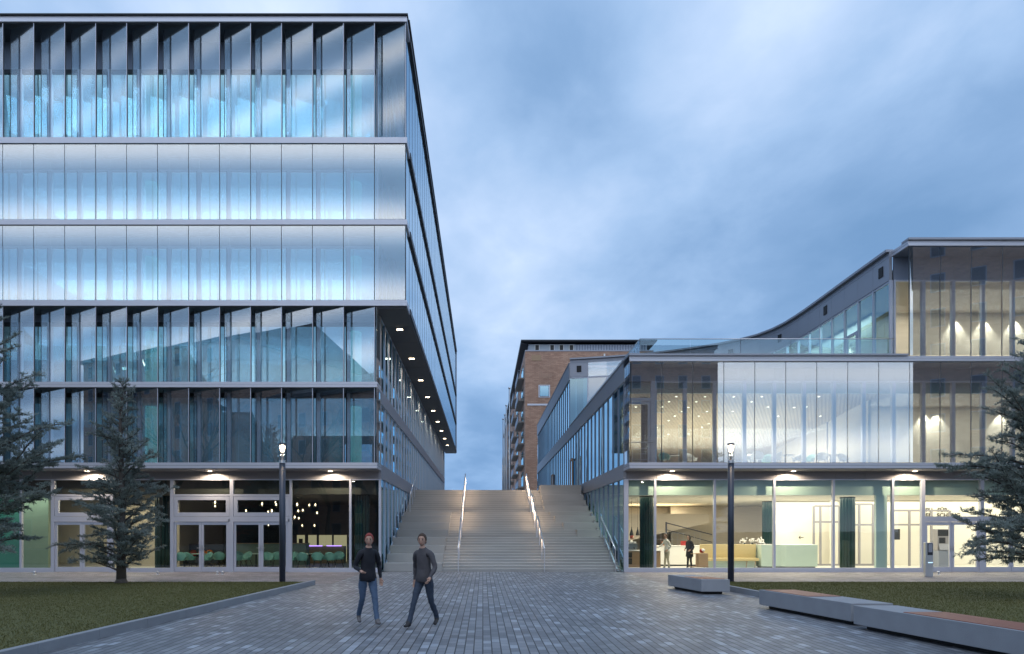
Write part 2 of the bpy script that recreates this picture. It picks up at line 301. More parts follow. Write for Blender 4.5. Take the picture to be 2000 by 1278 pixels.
# ------------------------------------------------------------------ camera, sky, sun
cam = bpy.data.objects.new('camera', bpy.data.cameras.new('camera')); COL.objects.link(cam); SC.camera = cam
cam.location = (0, 0, EYE); cam.rotation_euler = (math.pi/2, 0, 0)
cam.data.lens = 36 * F / 2000; cam.data.sensor_width = 36; cam.data.shift_x = (1000 - VX) / 2000; cam.data.shift_y = (VY - 639) / 2000
cam.data.clip_start = 0.1; cam.data.clip_end = 5000
def make_world():
    w = bpy.data.worlds.new('World'); SC.world = w; w.use_nodes = True
    n = w.node_tree; n.nodes.clear(); L = n.links.new
    out = n.nodes.new('ShaderNodeOutputWorld'); bg = n.nodes.new('ShaderNodeBackground'); L(bg.outputs[0], out.inputs[0])
    tc = n.nodes.new('ShaderNodeTexCoord'); sp = n.nodes.new('ShaderNodeSeparateXYZ'); D = tc.outputs['Generated']; L(D, sp.inputs[0])
    def math_(op, a, b=None, c=None, clamp=False):
        q = n.nodes.new('ShaderNodeMath'); q.operation = op; q.use_clamp = clamp
        for i, v in enumerate((a, b, c)):
            if v is None: continue
            if isinstance(v, (int, float)): q.inputs[i].default_value = v
            else: L(v, q.inputs[i])
        return q.outputs[0]
    x, y, z = sp.outputs
    zz = math_('MAXIMUM', z, 0.0)
    den = math_('ADD', zz, 0.22)
    cb = n.nodes.new('ShaderNodeCombineXYZ'); L(math_('DIVIDE', x, den), cb.inputs[0]); L(math_('DIVIDE', y, den), cb.inputs[1])
    def noise(scale, det, rough, dist=0.0, off=(0, 0, 0)):
        mp = n.nodes.new('ShaderNodeMapping'); mp.inputs['Location'].default_value = off; mp.inputs['Scale'].default_value = (1.0, 0.8, 1)
        mp.inputs['Rotation'].default_value = (0, 0, 0.6)
        L(cb.outputs[0], mp.inputs[0]); q = n.nodes.new('ShaderNodeTexNoise'); q.inputs['Scale'].default_value = scale; q.inputs['Detail'].default_value = det
        q.inputs['Roughness'].default_value = rough; q.inputs['Distortion'].default_value = dist; L(mp.outputs[0], q.inputs['Vector']); return q.outputs['Fac']
    n1 = noise(1.5, 8, 0.52, 0.15, (3.1, 1.7, 0)); n2 = noise(0.55, 3, 0.5, 0.2, (7.3, 2.2, 0))
    val = math_('ADD', math_('MULTIPLY', math_('SUBTRACT', n1, 0.5), 1.25), math_('ADD', math_('MULTIPLY', math_('SUBTRACT', n2, 0.5), 0.7), math_('MULTIPLY', math_('SUBTRACT', noise(4.2, 7, 0.55, 0.3, (5.5, 0.3, 0)), 0.5), 0.40)))
    lobes = [((1330, 60), 60, 0.30), ((1480, 190), 90, 0.22), ((1080, 540), 120, 0.17), ((1380, 560), 90, 0.14), ((1000, 330), 90, 0.04), ((640, 10), 40, 0.16), ((1950, 60), 60, -0.05),
             ((1280, 400), 60, -0.24), ((1650, 300), 80, -0.05), ((900, 800), 60, -0.16), ((1000, 100), 60, -0.06), ((1700, 420), 60, -0.14)]
    for (px, py), p, a in lobes:
        d = Vector(((px - VX) / F, 1, (VY - py) / F)).normalized()
        vm = n.nodes.new('ShaderNodeVectorMath'); vm.operation = 'DOT_PRODUCT'; L(D, vm.inputs[0]); vm.inputs[1].default_value = d
        val = math_('ADD', val, math_('MULTIPLY', math_('POWER', math_('MAXIMUM', vm.outputs['Value'], 0.0), p), a*(0.85 if a > 0 else 1.15)))
    # stripes added to the unseen bright sky behind the camera, shaped for facade reflections
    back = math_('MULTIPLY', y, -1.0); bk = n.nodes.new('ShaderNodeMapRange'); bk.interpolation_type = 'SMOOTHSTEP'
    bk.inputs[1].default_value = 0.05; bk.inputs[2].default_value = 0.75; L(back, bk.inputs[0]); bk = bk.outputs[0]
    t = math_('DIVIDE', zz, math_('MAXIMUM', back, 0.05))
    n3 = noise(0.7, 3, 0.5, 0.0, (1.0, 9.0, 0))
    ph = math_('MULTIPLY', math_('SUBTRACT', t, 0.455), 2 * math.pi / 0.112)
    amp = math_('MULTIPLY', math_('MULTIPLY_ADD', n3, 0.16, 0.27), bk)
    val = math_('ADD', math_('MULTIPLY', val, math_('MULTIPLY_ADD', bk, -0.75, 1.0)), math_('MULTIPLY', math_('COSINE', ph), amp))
    cr = n.nodes.new('ShaderNodeValToRGB'); e = cr.color_ramp.elements
    e[0].position = 0.10; e[0].color = (0.145, 0.27, 0.475, 1); e[1].position = 0.95; e[1].color = (0.66, 0.76, 0.90, 1)
    for p, c in ((0.34, (0.205, 0.34, 0.56)), (0.52, (0.30, 0.445, 0.675)), (0.72, (0.44, 0.57, 0.785))):
        k = e.new(p); k.color = (*c, 1)
    L(math_('ADD', val, 0.5, clamp=True), cr.inputs[0])
    # low sky turns a deeper, hazier blue
    mr = n.nodes.new('ShaderNodeMapRange'); mr.inputs[1].default_value = 0.02; mr.inputs[2].default_value = 0.30; L(zz, mr.inputs[0])
    mx = n.nodes.new('ShaderNodeMix'); mx.data_type = 'RGBA'; L(mr.outputs[0], mx.inputs[0])
    tint = n.nodes.new('ShaderNodeMix'); tint.data_type = 'RGBA'; tint.blend_type = 'MULTIPLY'; tint.inputs[0].default_value = 1
    L(cr.outputs[0], tint.inputs[6]); tint.inputs[7].default_value = (0.72, 0.84, 0.93, 1)
    L(tint.outputs[2], mx.inputs[6]); L(cr.outputs[0], mx.inputs[7])
    # the physical evening sky, faint, under the cloud
    sky = n.nodes.new('ShaderNodeTexSky'); sky.sky_type = 'NISHITA'; sky.sun_disc = False; sky.sun_elevation = math.radians(3); sky.sun_rotation = math.radians(200)
    ad = n.nodes.new('ShaderNodeMix'); ad.data_type = 'RGBA'; ad.blend_type = 'ADD'; ad.inputs[0].default_value = 0.003
    L(mx.outputs[2], ad.inputs[6]); L(sky.outputs[0], ad.inputs[7])
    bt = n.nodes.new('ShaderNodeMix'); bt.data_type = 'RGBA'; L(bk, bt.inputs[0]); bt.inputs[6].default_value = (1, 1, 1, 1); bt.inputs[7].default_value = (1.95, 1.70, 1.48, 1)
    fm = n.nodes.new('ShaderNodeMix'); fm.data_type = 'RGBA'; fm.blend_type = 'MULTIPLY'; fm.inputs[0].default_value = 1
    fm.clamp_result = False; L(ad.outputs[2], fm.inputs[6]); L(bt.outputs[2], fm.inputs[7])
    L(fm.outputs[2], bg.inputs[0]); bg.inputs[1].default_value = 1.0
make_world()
sun = bpy.data.lights.new('sun', 'SUN'); sun.energy = 0.30; sun.angle = math.radians(20); sun.color = (1.0, 0.93, 0.88)
so = bpy.data.objects.new('sun', sun); COL.objects.link(so); so.rotation_euler = (math.radians(24), 0, math.radians(-15))
# ------------------------------------------------------------------ ground
M['pave'] = brickmat('concrete_pavers', (0.29, 0.30, 0.325), (0.165, 0.175, 0.195), (0.02, 0.022, 0.026), 0.30, 0.143, 0.004, True, 0.52, 0.0, 0.45, dirt=0.42, dscale=0.35, lines=0.010, third=(0.44, 0.475, 0.53))
M['pave2'] = brickmat('walkway_pavers', (0.36, 0.33, 0.335), (0.20, 0.18, 0.185), (0.05, 0.05, 0.05), 0.30, 0.145, 0.006, False, 0.65, 0.0, 0.4, dirt=0.35, dscale=0.6)
M['lawn'] = pbr('lawn_soil', (0.110, 0.108, 0.035), 0.95, 0, 0.2, 0.35, 0.3, 30)
M['earth'] = pbr('far_ground', (0.12, 0.12, 0.12), 0.9, 0, 0.2, 0.05)
tag(MB().quad((-1500,-1500,-0.03),(1500,-1500,-0.03),(1500,1500,-0.03),(-1500,1500,-0.03)).build('ground', 'earth'), kind='structure')
tag(MB().quad((-70,-60,0),(70,-60,0),(70,31.2,0),(-70,31.2,0)).build('paving', 'pave'), kind='structure')
w = MB().quad((-60,24.0,0.004),(-5.3,24.0,0.004),(-5.3,30.9,0.004),(-60,30.9,0.004)); w.quad((6.35,24.0,0.004),(60,24.0,0.004),(60,30.9,0.004),(6.35,30.9,0.004))
tag(w.build('walkway', 'pave2'), kind='structure')
ZP = 4.5
pl = MB().quad((-4.6,43.82,ZP),(6.37,43.82,ZP),(6.37,84,ZP),(-4.6,84,ZP)); pl.quad((-150,84,ZP),(150,84,ZP),(150,420,ZP),(-150,420,ZP))
tag(pl.build('upper_plaza', 'step'), kind='structure')
KL = [(-5.78, 23.55), (-6.70, 10.28), (-7.6, -3.0)]
KR = [(7.40, 23.55), (8.55, 9.0), (9.5, -3.0)]
def kerb(P, side, label):
    k = MB(); rr = random.Random(3)
    for a, b in zip(P, P[1:]):
        n = max(1, round(math.dist(a, b) / 1.5))
        for i in range(n):
            p = [a[j] + (b[j]-a[j])*i/n for j in (0, 1)]; q = [a[j] + (b[j]-a[j])*(i+1)/n for j in (0, 1)]
            e = 0.004/math.dist(p, q); q = [q[j] - (q[j]-p[j])*e for j in (0, 1)]
            k.prism([p, q, (q[0]+side*0.13, q[1]), (p[0]+side*0.13, p[1])] if side < 0 else [(p[0], p[1]), (p[0]+0.13, p[1]), (q[0]+0.13, q[1]), (q[0], q[1])], -0.02, 0.165 + rr.uniform(-0.002, 0.002))
    o = bev(k.build('kerb', 'kerb'), 0.008); return tag(o, label, 'kerb')
kerb(KL, -1, 'long pale concrete kerb between the paved plaza and the lawn with the small cedar')
kerb(KR, 1, 'pale concrete kerb behind the concrete bench blocks, along the lawn by the info column')
def lawn(P, side, name):
    xe = 45*side
    pts = [(p[0]+side*0.13, p[1]) for p in P]
    v = MB(); n = len(pts)
    for a, b in zip(pts, pts[1:]): v.quad((a[0],a[1],0.10), (xe,a[1],0.10), (xe,b[1],0.10), (b[0],b[1],0.10))
    v.box(min(pts[0][0], xe), max(pts[0][0], xe), 23.55, 23.60, -0.02, 0.09)
    tag(v.build(name, 'lawn'), kind='structure')
    rs = np.random.RandomState(5 if side < 0 else 6); N = 120000
    y = 23.5 - (rs.rand(N)**1.3)*13.5
    xk = np.interp(-y, [-p[1] for p in pts], [p[0] for p in pts])
    x = xk + side*(0.01 + rs.rand(N)**1.25*15.5)
    h = 0.014 + rs.rand(N)*0.026; a = rs.rand(N)*6.283; wd = 0.006 + 0.004*rs.rand(N)
    lx, ly = (rs.rand(N)-.5)*0.05, (rs.rand(N)-.5)*0.05
    base = np.stack([x, y, np.full(N, 0.098)], 1)
    c = np.stack([np.cos(a)*wd, np.sin(a)*wd, np.zeros(N)], 1)
    V = np.stack([base-c, base+c, base+np.stack([lx, ly, h], 1)], 1).reshape(-1, 3)
    o = npmesh('grass', V, np.arange(3*N).reshape(-1, 3), ['grass'])
    tag(o, kind='stuff')
    o['label'] = 'short olive green grass of the lawn ' + ('with the small cedar in it' if side < 0 else 'behind the concrete bench blocks'); o['category'] = 'grass'
lawn(KL, -1, 'lawn'); lawn(KR, 1, 'lawn')
# ------------------------------------------------------------------ stairs
RS = ZP/35; NOS = []
for k in range(1, 36):
    yk = 31.2+0.32*(k-1) if k <= 12 else 35.9+0.32*(k-13) if k <= 23 else 40.3+0.32*(k-24)
    NOS.append((yk, k*RS))
stair = empty('staircase', (0, 31.2, 0), 0, 'broad grey concrete staircase rising between the two glass buildings', 'stairs')
def rel(mb, dy=-31.2):
    mb.v = [(a, b+dy, c) for a, b, c in mb.v]; return mb
s = MB(); X0, X1 = -4.55, 6.30; pz = 0
for i, (yk, zk) in enumerate(NOS):
    yn = NOS[i+1][0] if i < 34 else 43.83
    s.quad((X0,yk,pz),(X1,yk,pz),(X1,yk,zk-0.02),(X0,yk,zk-0.02))
    s.quad((X0,yk-0.012,zk-0.02),(X1,yk-0.012,zk-0.02),(X1,yk-0.012,zk),(X0,yk-0.012,zk), 1); s.quad((X0,yk,zk-0.02),(X1,yk,zk-0.02),(X1,yk-0.012,zk-0.02),(X0,yk-0.012,zk-0.02), 1)
    s.quad((X0,yk-0.012,zk),(X1,yk-0.012,zk),(X1,yk+0.035,zk),(X0,yk+0.035,zk), 1); s.quad((X0,yk+0.035,zk),(X1,yk+0.035,zk),(X1,yn,zk),(X0,yn,zk)); pz = zk
rel(s).build('steps', ['step', 'edge_highlight'], stair)
def seat(k0, k1, x0, x1, extra=0.0):
    """seat block as high as the step k1, front at the step k0"""
    y0 = NOS[k0-1][0]-0.05; y1 = (NOS[k1][0] if k1 < 35 else 44.2) + 0.05; z1 = NOS[k1-1][1] + 0.006 + extra
    b = MB().box(x0, x1, y0, y1, max(0, NOS[k0-1][1]-0.4), z1); bev(rel(b).build('seat_block', 'step', stair), 0.012)
for j in range(4): seat(1+3*j, 3+3*j, -4.52+0.003*j, -1.86+0.004*j)
for j in range(4): seat(13+3*j, min(15+3*j, 23), -4.52+0.003*j, -1.80+0.004*j)
for k0, k1, xl in ((13,15,4.95),(16,18,4.35),(19,21,4.0),(22,23,3.8)): seat(k0, k1, xl, 6.24)
for j in range(4): seat(24+3*j, 26+3*j, 3.62+0.004*j, 6.22+0.003*j, 0.27 if j == 3 else 0)
for xs in (-4.50, 6.16):
    e = MB()
    for a, b in ((0, 11), (12, 22), (23, 34)):
        (ya, za), (yb, zb) = NOS[a], NOS[b]
        e.quad((xs-0.03,ya-0.1,za-RS+0.05),(xs+0.03,ya-0.1,za-RS+0.05),(xs+0.03,yb,zb+0.09),(xs-0.03,yb,zb+0.09))
        e.quad((xs+0.03,ya-0.1,za-RS+0.05),(xs+0.03,ya-0.1,za-RS-0.1),(xs+0.03,yb,zb-0.15),(xs+0.03,yb,zb+0.09))
        e.quad((xs-0.03,ya-0.1,za-RS-0.1),(xs-0.03,ya-0.1,za-RS+0.05),(xs-0.03,yb,zb+0.09),(xs-0.03,yb,zb-0.15))
    rel(e).build('edge_strip', 'steel', stair)
FL = [(31.1, 0.0, 34.9, NOS[11][1]), (35.75, NOS[11][1], 39.25, NOS[22][1]), (40.15, NOS[22][1], 43.95, ZP)]
def handrail(x, f, label, h=1.04, group=None):
    y0, z0, y1, z1 = FL[f]
    o = empty('handrail', (x, y0, z0), 0, label, 'handrail', group)
    dy, dz = y1-y0, z1-z0
    MB().tube([(0,0,h),(0,dy,dz+h)], 0.034, 10).build('rail', 'steel', o)
    for t in (0.0, 0.36, 0.70, 1.0):
        zb = max([z for y, z in NOS if y <= y0+t*dy] + [0.0]) - z0
        MB().box(-0.022, 0.022, t*dy-0.025, t*dy+0.025, zb, t*dz+h-0.02).build('post', 'steel', o)
    return o
fn = ['lowest', 'middle', 'top']
for f in range(3):
    handrail(-1.12, f, f'steel handrail on the {fn[f]} flight of the stairs, nearer the tall building', group='central stair handrails')
    handrail(2.81, f, f'steel handrail on the {fn[f]} flight of the stairs, nearer the low building', group='central stair handrails')
handrail(6.04, 0, 'steel handrail at the foot of the stairs, beside the lit glazed lobby')
handrail(-4.28, 2, 'steel handrail against the glass wall of the tall building, at the stair head')
for x in (-1.12, 2.81):
    for f, p in ((0, 5), (1, 26), (2, 30)):
        y0, z0, y1, z1 = FL[f]
        o = light('handrail_light', 'AREA', (x, (y0+y1)/2, (z0+z1)/2+0.94), p*0.9, (1.0, 0.70, 0.44), None, 0.03, math.hypot(y1-y0, z1-z0)*0.92)
        o.rotation_euler = (math.atan2(z1-z0, y1-y0), 0, 0)
# ------------------------------------------------------------------ benches
def bench(x, y, L, wood, label):
    sl = 0.165; W = 0.83
    o = empty('concrete_bench', (x, y, 0), 0, label, 'bench', 'concrete bench blocks along the lawn kerb')
    def par(t0, t1, u0, u1):
        f = lambda t, u: (sl*t + u, -t)
        return [f(t1, u0), f(t1, u1), f(t0, u1), f(t0, u0)]
    bev(MB().prism(par(0, L, 0, W), 0.085, 0.44).build('block', 'bench', o), 0.008)
    MB().prism(par(0.16, L-0.16, 0.14, W-0.14), 0.004, 0.088).build('plinth', 'black', o)
    sm = MB(); n = 6; u0, u1 = 0.05, W-0.05; wd = (u1-u0)/n
    for i in range(n): sm.prism(par(wood[0], wood[1], u0+i*wd, u0+(i+1)*wd-0.012), 0.436, 0.452)
    bev(sm.build('wooden_seat', 'wood', o), 0.003, 1)
    return o
bench(6.02, 22.2, 2.25, (1.05, 2.1), 'shortest concrete bench block, nearest the right lamp post, timber on its near end')
bench(6.68, 16.5, 3.15, (0.15, 1.75), 'middle concrete bench block, timber slats on the end toward the building')
bench(7.06, 13.0, 3.45, (1.15, 3.4), 'largest concrete bench block, closest to the camera, cut by the frame edge')
# ------------------------------------------------------------------ street lamps
def lamp(x, y, label):
    o = empty('street_lamp', (x, y, 0), 0, label, 'lamp post', 'column lamps in front of the buildings')
    MB().lathe([(0.001,0.0),(0.107,0.0),(0.107,4.26),(0.001,4.26)], n=20).build('pole', 'pole', o)
    MB().lathe([(0.001,4.26),(0.113,4.262),(0.113,4.30),(0.098,4.305),(0.098,4.33),(0.113,4.335),(0.113,4.36),(0.001,4.36)], n=20).build('collar', 'steel', o)
    MB().lathe([(0.112,4.36),(0.112,4.93)], n=24).build('glass_tube', 'lampglass', o)
    MB().lathe([(0.001,4.36),(0.05,4.36),(0.032,4.50),(0.030,4.62),(0.05,4.655),(0.001,4.655)], n=16).build('reflector_core', 'steel', o)
    MB().lathe([(0.001,4.66),(0.060,4.68),(0.088,4.80),(0.095,4.88),(0.001,4.91)], n=16).build('lamp_head', 'lampwarm', o)
    MB().lathe([(0.001,4.915),(0.116,4.92),(0.116,4.955),(0.105,4.97),(0.001,4.975)], n=20).build('cap', 'pole', o)
    light('street_lamp_light', 'POINT', (x, y, 4.58), 60, (1.0, 0.74, 0.46), size=0.05)
    return o
lamp(PX(551.5, 24.2), 24.2, 'dark column lamp before the tall building, lit glass head over the cafe doors')
lamp(PX(1427.5, 24.2), 24.2, 'dark column lamp before the low building, lit glass head above a concrete bench')
# ------------------------------------------------------------------ tall glass building (left)
YF, YG, MOD = 29.6, 30.8, 1.343
XL, XC, XEND, YB = -4.6, -3.34, -31.6, 85.0
HX = [-3.35] + [-4.70 - MOD*k for k in range(20)]       # module lines, right to left
BANDS = [(4.58,4.83),(8.09,8.33),(11.62,11.87),(15.13,15.37),(18.66,18.93),(23.92,24.19)]
tall = empty('office_building', (XL, YF, 0), 0, 'tall glass office building, upper storeys jutting out over the foot of the stairs', 'building')
TINV = (-XL, -YF, 0)
def P(mb, name, mat, parent):
    """build with coordinates in the world, parented to a thing whose base is elsewhere"""
    root = parent
    off = Vector((0,0,0)); q = parent
    while q is not None: off += Vector(q.location); q = q.parent
    mb.v = [(a-off.x, b-off.y, c-off.z) for a, b, c in mb.v]
    return mb.build(name, mat, parent)
def edge(z0, z1, xr, side_end, name='floor_band', xend=XEND, thick=1.2, parent=tall, mir=1):
    """metal-faced slab edge along the front and down the stair side"""
    g = MB(); zm = z0 + (z1-z0)*0.52
    for a, b in zip([xend] + [xend + 4*MOD*i + 1.2 for i in range(40)], [xend + 4*MOD*i + 1.2 for i in range(40)]):
        a2, b2 = a, min(b, xr)
        if a2 >= xr: break
        g.box(a2, b2-0.006, YF-0.06, YF+thick, z0, zm-0.008); g.box(a2, b2-0.006, YF-0.025, YF+thick-0.003, zm+0.008, z1)
    g.box(xend, xr-0.01, YF, YF+thick-0.01, zm-0.009, zm+0.009, 1)
    return P(g, name, ['alu', 'dark'], parent)
def sideband(z0, z1, x, y0, y1, name, mat, t=0.14, parent=tall):
    g = MB(); y = y0
    while y < y1:
        g.box(x-t, x, y, min(y+5.37, y1)-0.006, z0, z1); y += 5.37
    return P(g, name, mat, parent)
for i, (z0, z1) in enumerate(BANDS):
    up = i >= 2
    edge(z0, z1, (XC+0.06) if up else XL+0.03, YB, 'roof_edge' if i == 5 else 'floor_band')
    if up: sideband(z0, z1, XC+0.09, YF+1.2, YB, 'side_band', 'dark')
P(MB().box(XEND, XC+0.10, YF-0.11, YF+0.3, 24.19, 24.24).box(XC-0.2, XC+0.14, YF+0.3, YB, 24.19, 24.26), 'roof_flashing', 'dark', tall)
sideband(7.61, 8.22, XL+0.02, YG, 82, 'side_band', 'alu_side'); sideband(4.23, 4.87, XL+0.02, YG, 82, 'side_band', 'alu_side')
P(MB().box(XEND, XC-0.1, YF+1.2, YB, 24.0, 24.17), 'roof', 'roofdark', tall)
# dark undersides of the front cavity, and the big soffit of the overhang
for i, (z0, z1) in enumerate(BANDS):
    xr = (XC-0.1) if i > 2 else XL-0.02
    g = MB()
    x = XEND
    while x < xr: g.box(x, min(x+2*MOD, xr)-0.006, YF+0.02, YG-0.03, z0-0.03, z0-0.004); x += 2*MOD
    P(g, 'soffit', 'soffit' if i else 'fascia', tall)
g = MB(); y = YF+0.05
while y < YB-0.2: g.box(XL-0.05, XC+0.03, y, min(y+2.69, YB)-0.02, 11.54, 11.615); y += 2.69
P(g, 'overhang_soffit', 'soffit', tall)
P(MB().box(XL-0.1, XC+0.08, YB-0.05, YB+0.1, 11.62, 24.2), 'end_wall', 'alu_side', tall)
P(MB().box(XL-8, XL, 81.8, 82, 0, 11.5), 'end_wall', 'alu_side', tall)
# interior shell: floors, ceilings, back wall
for i in range(6):
    zt = BANDS[i][1]
    if i < 5:
        P(MB().box(XEND, (XC-0.3) if i >= 2 else XL-0.2, YG+0.05, 46 if i < 2 else 60, BANDS[i][0]+0.02, zt+0.02), 'interior_floor', 'floor_in', tall)
        zc = BANDS[i+1][0] - 0.38
        P(MB().box(XEND, (XC-1.4) if i >= 2 else XL-0.3, YG+0.35, 46, zc, zc+0.3), 'interior_ceiling', 'office', tall)
        P(MB().box(XEND, (XC-3.0) if i >= 2 else XL-3, 37.4, 37.6, zt+0.02, zc), 'interior_wall', 'office', tall)
# module posts with glass fins behind, glass louvres, inner windows
W1 = 1.335
def louvre(xh, z0, z1, ang):
    """glass leaf hung on the module line xh, swung inward by ang"""
    o = MB().box(-W1, 0, -0.009, 0.009, 0, z1-z0).box(-0.012, 0.006, -0.014, 0.014, 0, z1-z0, 1).box(-W1-0.006, -W1+0.010, -0.012, 0.012, 0, z1-z0, 2)
    return o
LOU = {}
def front_louvre(xh, lv, open_):
    z0, z1 = BANDS[lv][1]+0.02, BANDS[lv+1][0]-0.035
    key = (lv, open_)
    if key not in LOU:
        if open_: mb = louvre(xh, z0, z1, 0)
        else: mb = MB().box(-W1, -0.018, -0.009, 0.009, 0, z1-z0)
        o = mb.build('glass_louvre', ['lou_open' if open_ else 'lou', 'steel', 'dark'], tall); LOU[key] = o
    else:
        o = LOU[key].copy(); COL.objects.link(o)
    o.location = (xh-XL, (0.03 if open_ else 0.0), z0)
    o.rotation_euler = (0, 0, math.radians(-16) if open_ else 0)
    return o
OPEN = {4: True, 3: False, 2: False, 1: True, 0: True}
for lv in range(5):
    z0, z1 = BANDS[lv][1], BANDS[lv+1][0]-0.03
    xs = HX if lv >= 2 else HX[1:]
    far = MB(); posts = MB(); fins = MB()
    for j, xh in enumerate(xs):
        seen = xh > -20.95
        if seen: front_louvre(xh, lv, OPEN[lv])
        elif not OPEN[lv]: far.box(xh-W1, xh-0.018, YF-0.009, YF+0.009, z0+0.02, z1)
        else:
            c, s_ = math.cos(math.radians(-16)), math.sin(math.radians(-16))
            far.seg((xh, YF+0.03), (xh-W1*c, YF+0.03-W1*s_), z0+0.02, z1, 0.018)
        if OPEN[lv]:
            posts.box(xh-0.012, xh+0.012, YF-0.012, YF+0.03, z0, z1, 0); posts.box(xh+0.014, xh+0.034, YF-0.008, YF+0.04, z0, z1, 1)
            pass
        else: posts.box(xh-0.016, xh+0.016, YF+0.012, YF+0.06, z0, z1, 1)
    P(far, 'glass_louvre', 'lou_open' if OPEN[lv] else 'lou', tall)['kind'] = 'stuff'
    P(posts, 'louvre_post', ['frame', 'dark'], tall)
# inner facade behind the louvres
HEAD = {4: (22.46, 22.64), 3: (17.98, 18.12), 2: (14.55, 14.68), 1: (11.12, 11.26), 0: (8.0, 8.06)}
WIN = {}
def window(xa, z0, zh, lv, door=False):
    """one inner window: frame with a pane; xa left edge"""
    if lv not in WIN:
        w_ = MOD; f = MB()
        f.box(0, 0.07, 0, 0.14, 0, zh-z0).box(w_-0.09, w_-0.001, 0, 0.14, 0, zh-z0).box(0.07, w_-0.09, 0.02, 0.12, 0, 0.09).box(0.07, w_-0.09, 0.02, 0.12, zh-z0-(0.18 if OPEN[lv] else 0.10), zh-z0, 1 if OPEN[lv] else 0)
        f.box(w_-0.115, w_-0.09, -0.03, 0.10, 0.09, zh-z0-0.09, 1)
        o = f.build('window', ['frame', 'dark'], tall)
        MB().quad((0.07,0.075,0.09),(w_-0.115,0.075,0.09),(w_-0.115,0.075,zh-z0-0.09),(0.07,0.075,zh-z0-0.09)).build('pane', 'pane', o)
        WIN[lv] = o
    else: o = copy_tree(WIN[lv], tall)
    o.location = (xa-XL, YG-0.1-YF, z0)
    return o
for lv in range(5):
    z0 = BANDS[lv][1]; zh = HEAD[lv][1]; zt = BANDS[lv+1][0]
    xs = HX[1:]
    far = MB()
    for xh in xs:
        if xh-MOD < XEND: continue
        if xh > -20.9: window(xh-MOD, z0, zh, lv)
        else: far.quad((xh-MOD+.07,YG,z0),(xh-.09,YG,z0),(xh-.09,YG,zh),(xh-MOD+.07,YG,zh),1).box(xh-.09, xh+.07, YG-0.1, YG+0.04, z0, zh, 0)
    P(far, 'window', ['frame', 'pane'], tall)['kind'] = 'stuff'
    if zt-zh > 0.08:
        g = MB()
        for xh in xs: g.box(xh-MOD+0.004, xh-0.004, YG-0.06, YG+0.02, zh+0.003, zt)
        P(g, 'spandrel_panel', 'spandrel', tall)
    # slender columns inside, their light put into the material as a glow
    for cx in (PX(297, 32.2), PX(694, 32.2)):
        P(MB().lathe([(0.30, z0+0.03), (0.30, zt-0.42)], (cx, 32.2, 0), 18), 'column', 'colmint_glow', tall)
    # corner: the return of the inner wall (pier), and the cavity's glazed end
    if lv >= 2:
        g = MB()
        for q in range(7): g.box(-4.78+0.0, -4.70, YG+0.0+q*1.343, YG+0.09+q*1.343, z0, zt)
        P(g, 'inner_mullion', 'frame', tall)
        P(MB().box(-4.74, -4.735, YG+0.1, 46, z0, zt), 'inner_side_glass', 'pane', tall)
        a, b = Vector((XL+0.4, 31.2, zt)), Vector((XC-0.25, 31.6, z0))
        P(MB().tube([(-4.45, 33.4, zt), (-3.62, 31.3, z0)], 0.17, 12), 'slanted_brace', 'spandrel', tall)
    else:
        P(MB().box(XL-0.16, XL-0.004, YG-0.16, YG-0.02, z0, zt), 'corner_pier', 'taupe', tall)
        P(MB().box(XL-0.012, XL, YF+0.03, YG-0.17, z0+0.01, zt), 'corner_glass', 'lou_open', tall)
# stair-side facade, upper three storeys: closed louvres
for lv in (2, 3, 4):
    z0, z1 = BANDS[lv][1]+0.01, BANDS[lv+1][0]-0.02
    far = MB(); gaps = MB()
    for j in range(41):
        y = YF+0.05+MOD*j
        if j < 10: P(MB().box(XC-0.018, XC, y+0.012, y+W1, z0, z1), 'glass_louvre', 'lou_side', tall)
        else: far.box(XC-0.018, XC, y+0.012, y+W1, z0, z1)
        gaps.box(XC-0.07, XC+0.006, y-0.010, y+0.010, z0, z1)
    P(far, 'glass_louvre', 'lou_side', tall)['kind'] = 'stuff'
    P(gaps, 'louvre_post', 'dark', tall)
    P(MB().box(XC-1.35, XC-1.3, YF+12, YB, z0, z1), 'inner_side_wall', 'spandrel', tall)
# stair-side facade, lower storeys: windows
SW = {}
def side_windows(levels, x, y0, n, sgn, parent, keep, nmat='pane_s', depth=0.12, mw=0.055, fm='frame'):
    for (z0, z1) in levels:
        far = MB()
        for j in range(n):
            y = y0+MOD*j
            if z1 < 4.5 and y > 44: break
            xo = x-sgn*depth
            f = MB().box(xo, x, y, y+mw, z0, z1)
            q = ((x-sgn*0.05, y+mw, z0), (x-sgn*0.05, y+MOD, z0), (x-sgn*0.05, y+MOD, z1), (x-sgn*0.05, y+mw, z1))
            if j < keep:
                o = P(f, 'side_window', fm, parent); P(MB().quad(*q), 'pane', nmat, o)
            else: far.box(xo, x, y, y+mw, z0, z1, 0); far.quad(*q, m=1)
        if far.v: P(far, 'side_window', [fm, nmat], parent)['kind'] = 'stuff'
        P(MB().box(x-sgn*0.13, x-sgn*0.02, y0-0.0, min(y0+MOD*n, 82), z1-0.005, z1+0.06).box(x-sgn*0.13, x-sgn*0.02, y0, min(y0+MOD*n, 82), z0-0.005, z0+0.04), 'side_window_rail', 'frame', parent)
side_windows([(8.22, 11.54), (4.87, 7.61), (0.0, 4.23)], XL, YG+0.1, 38, 1, tall, 14)
P(MB().box(XL-0.75, XL-0.6, 33, 81, 4.9, 11.5), 'inner_side_wall', 'darkwall', tall)
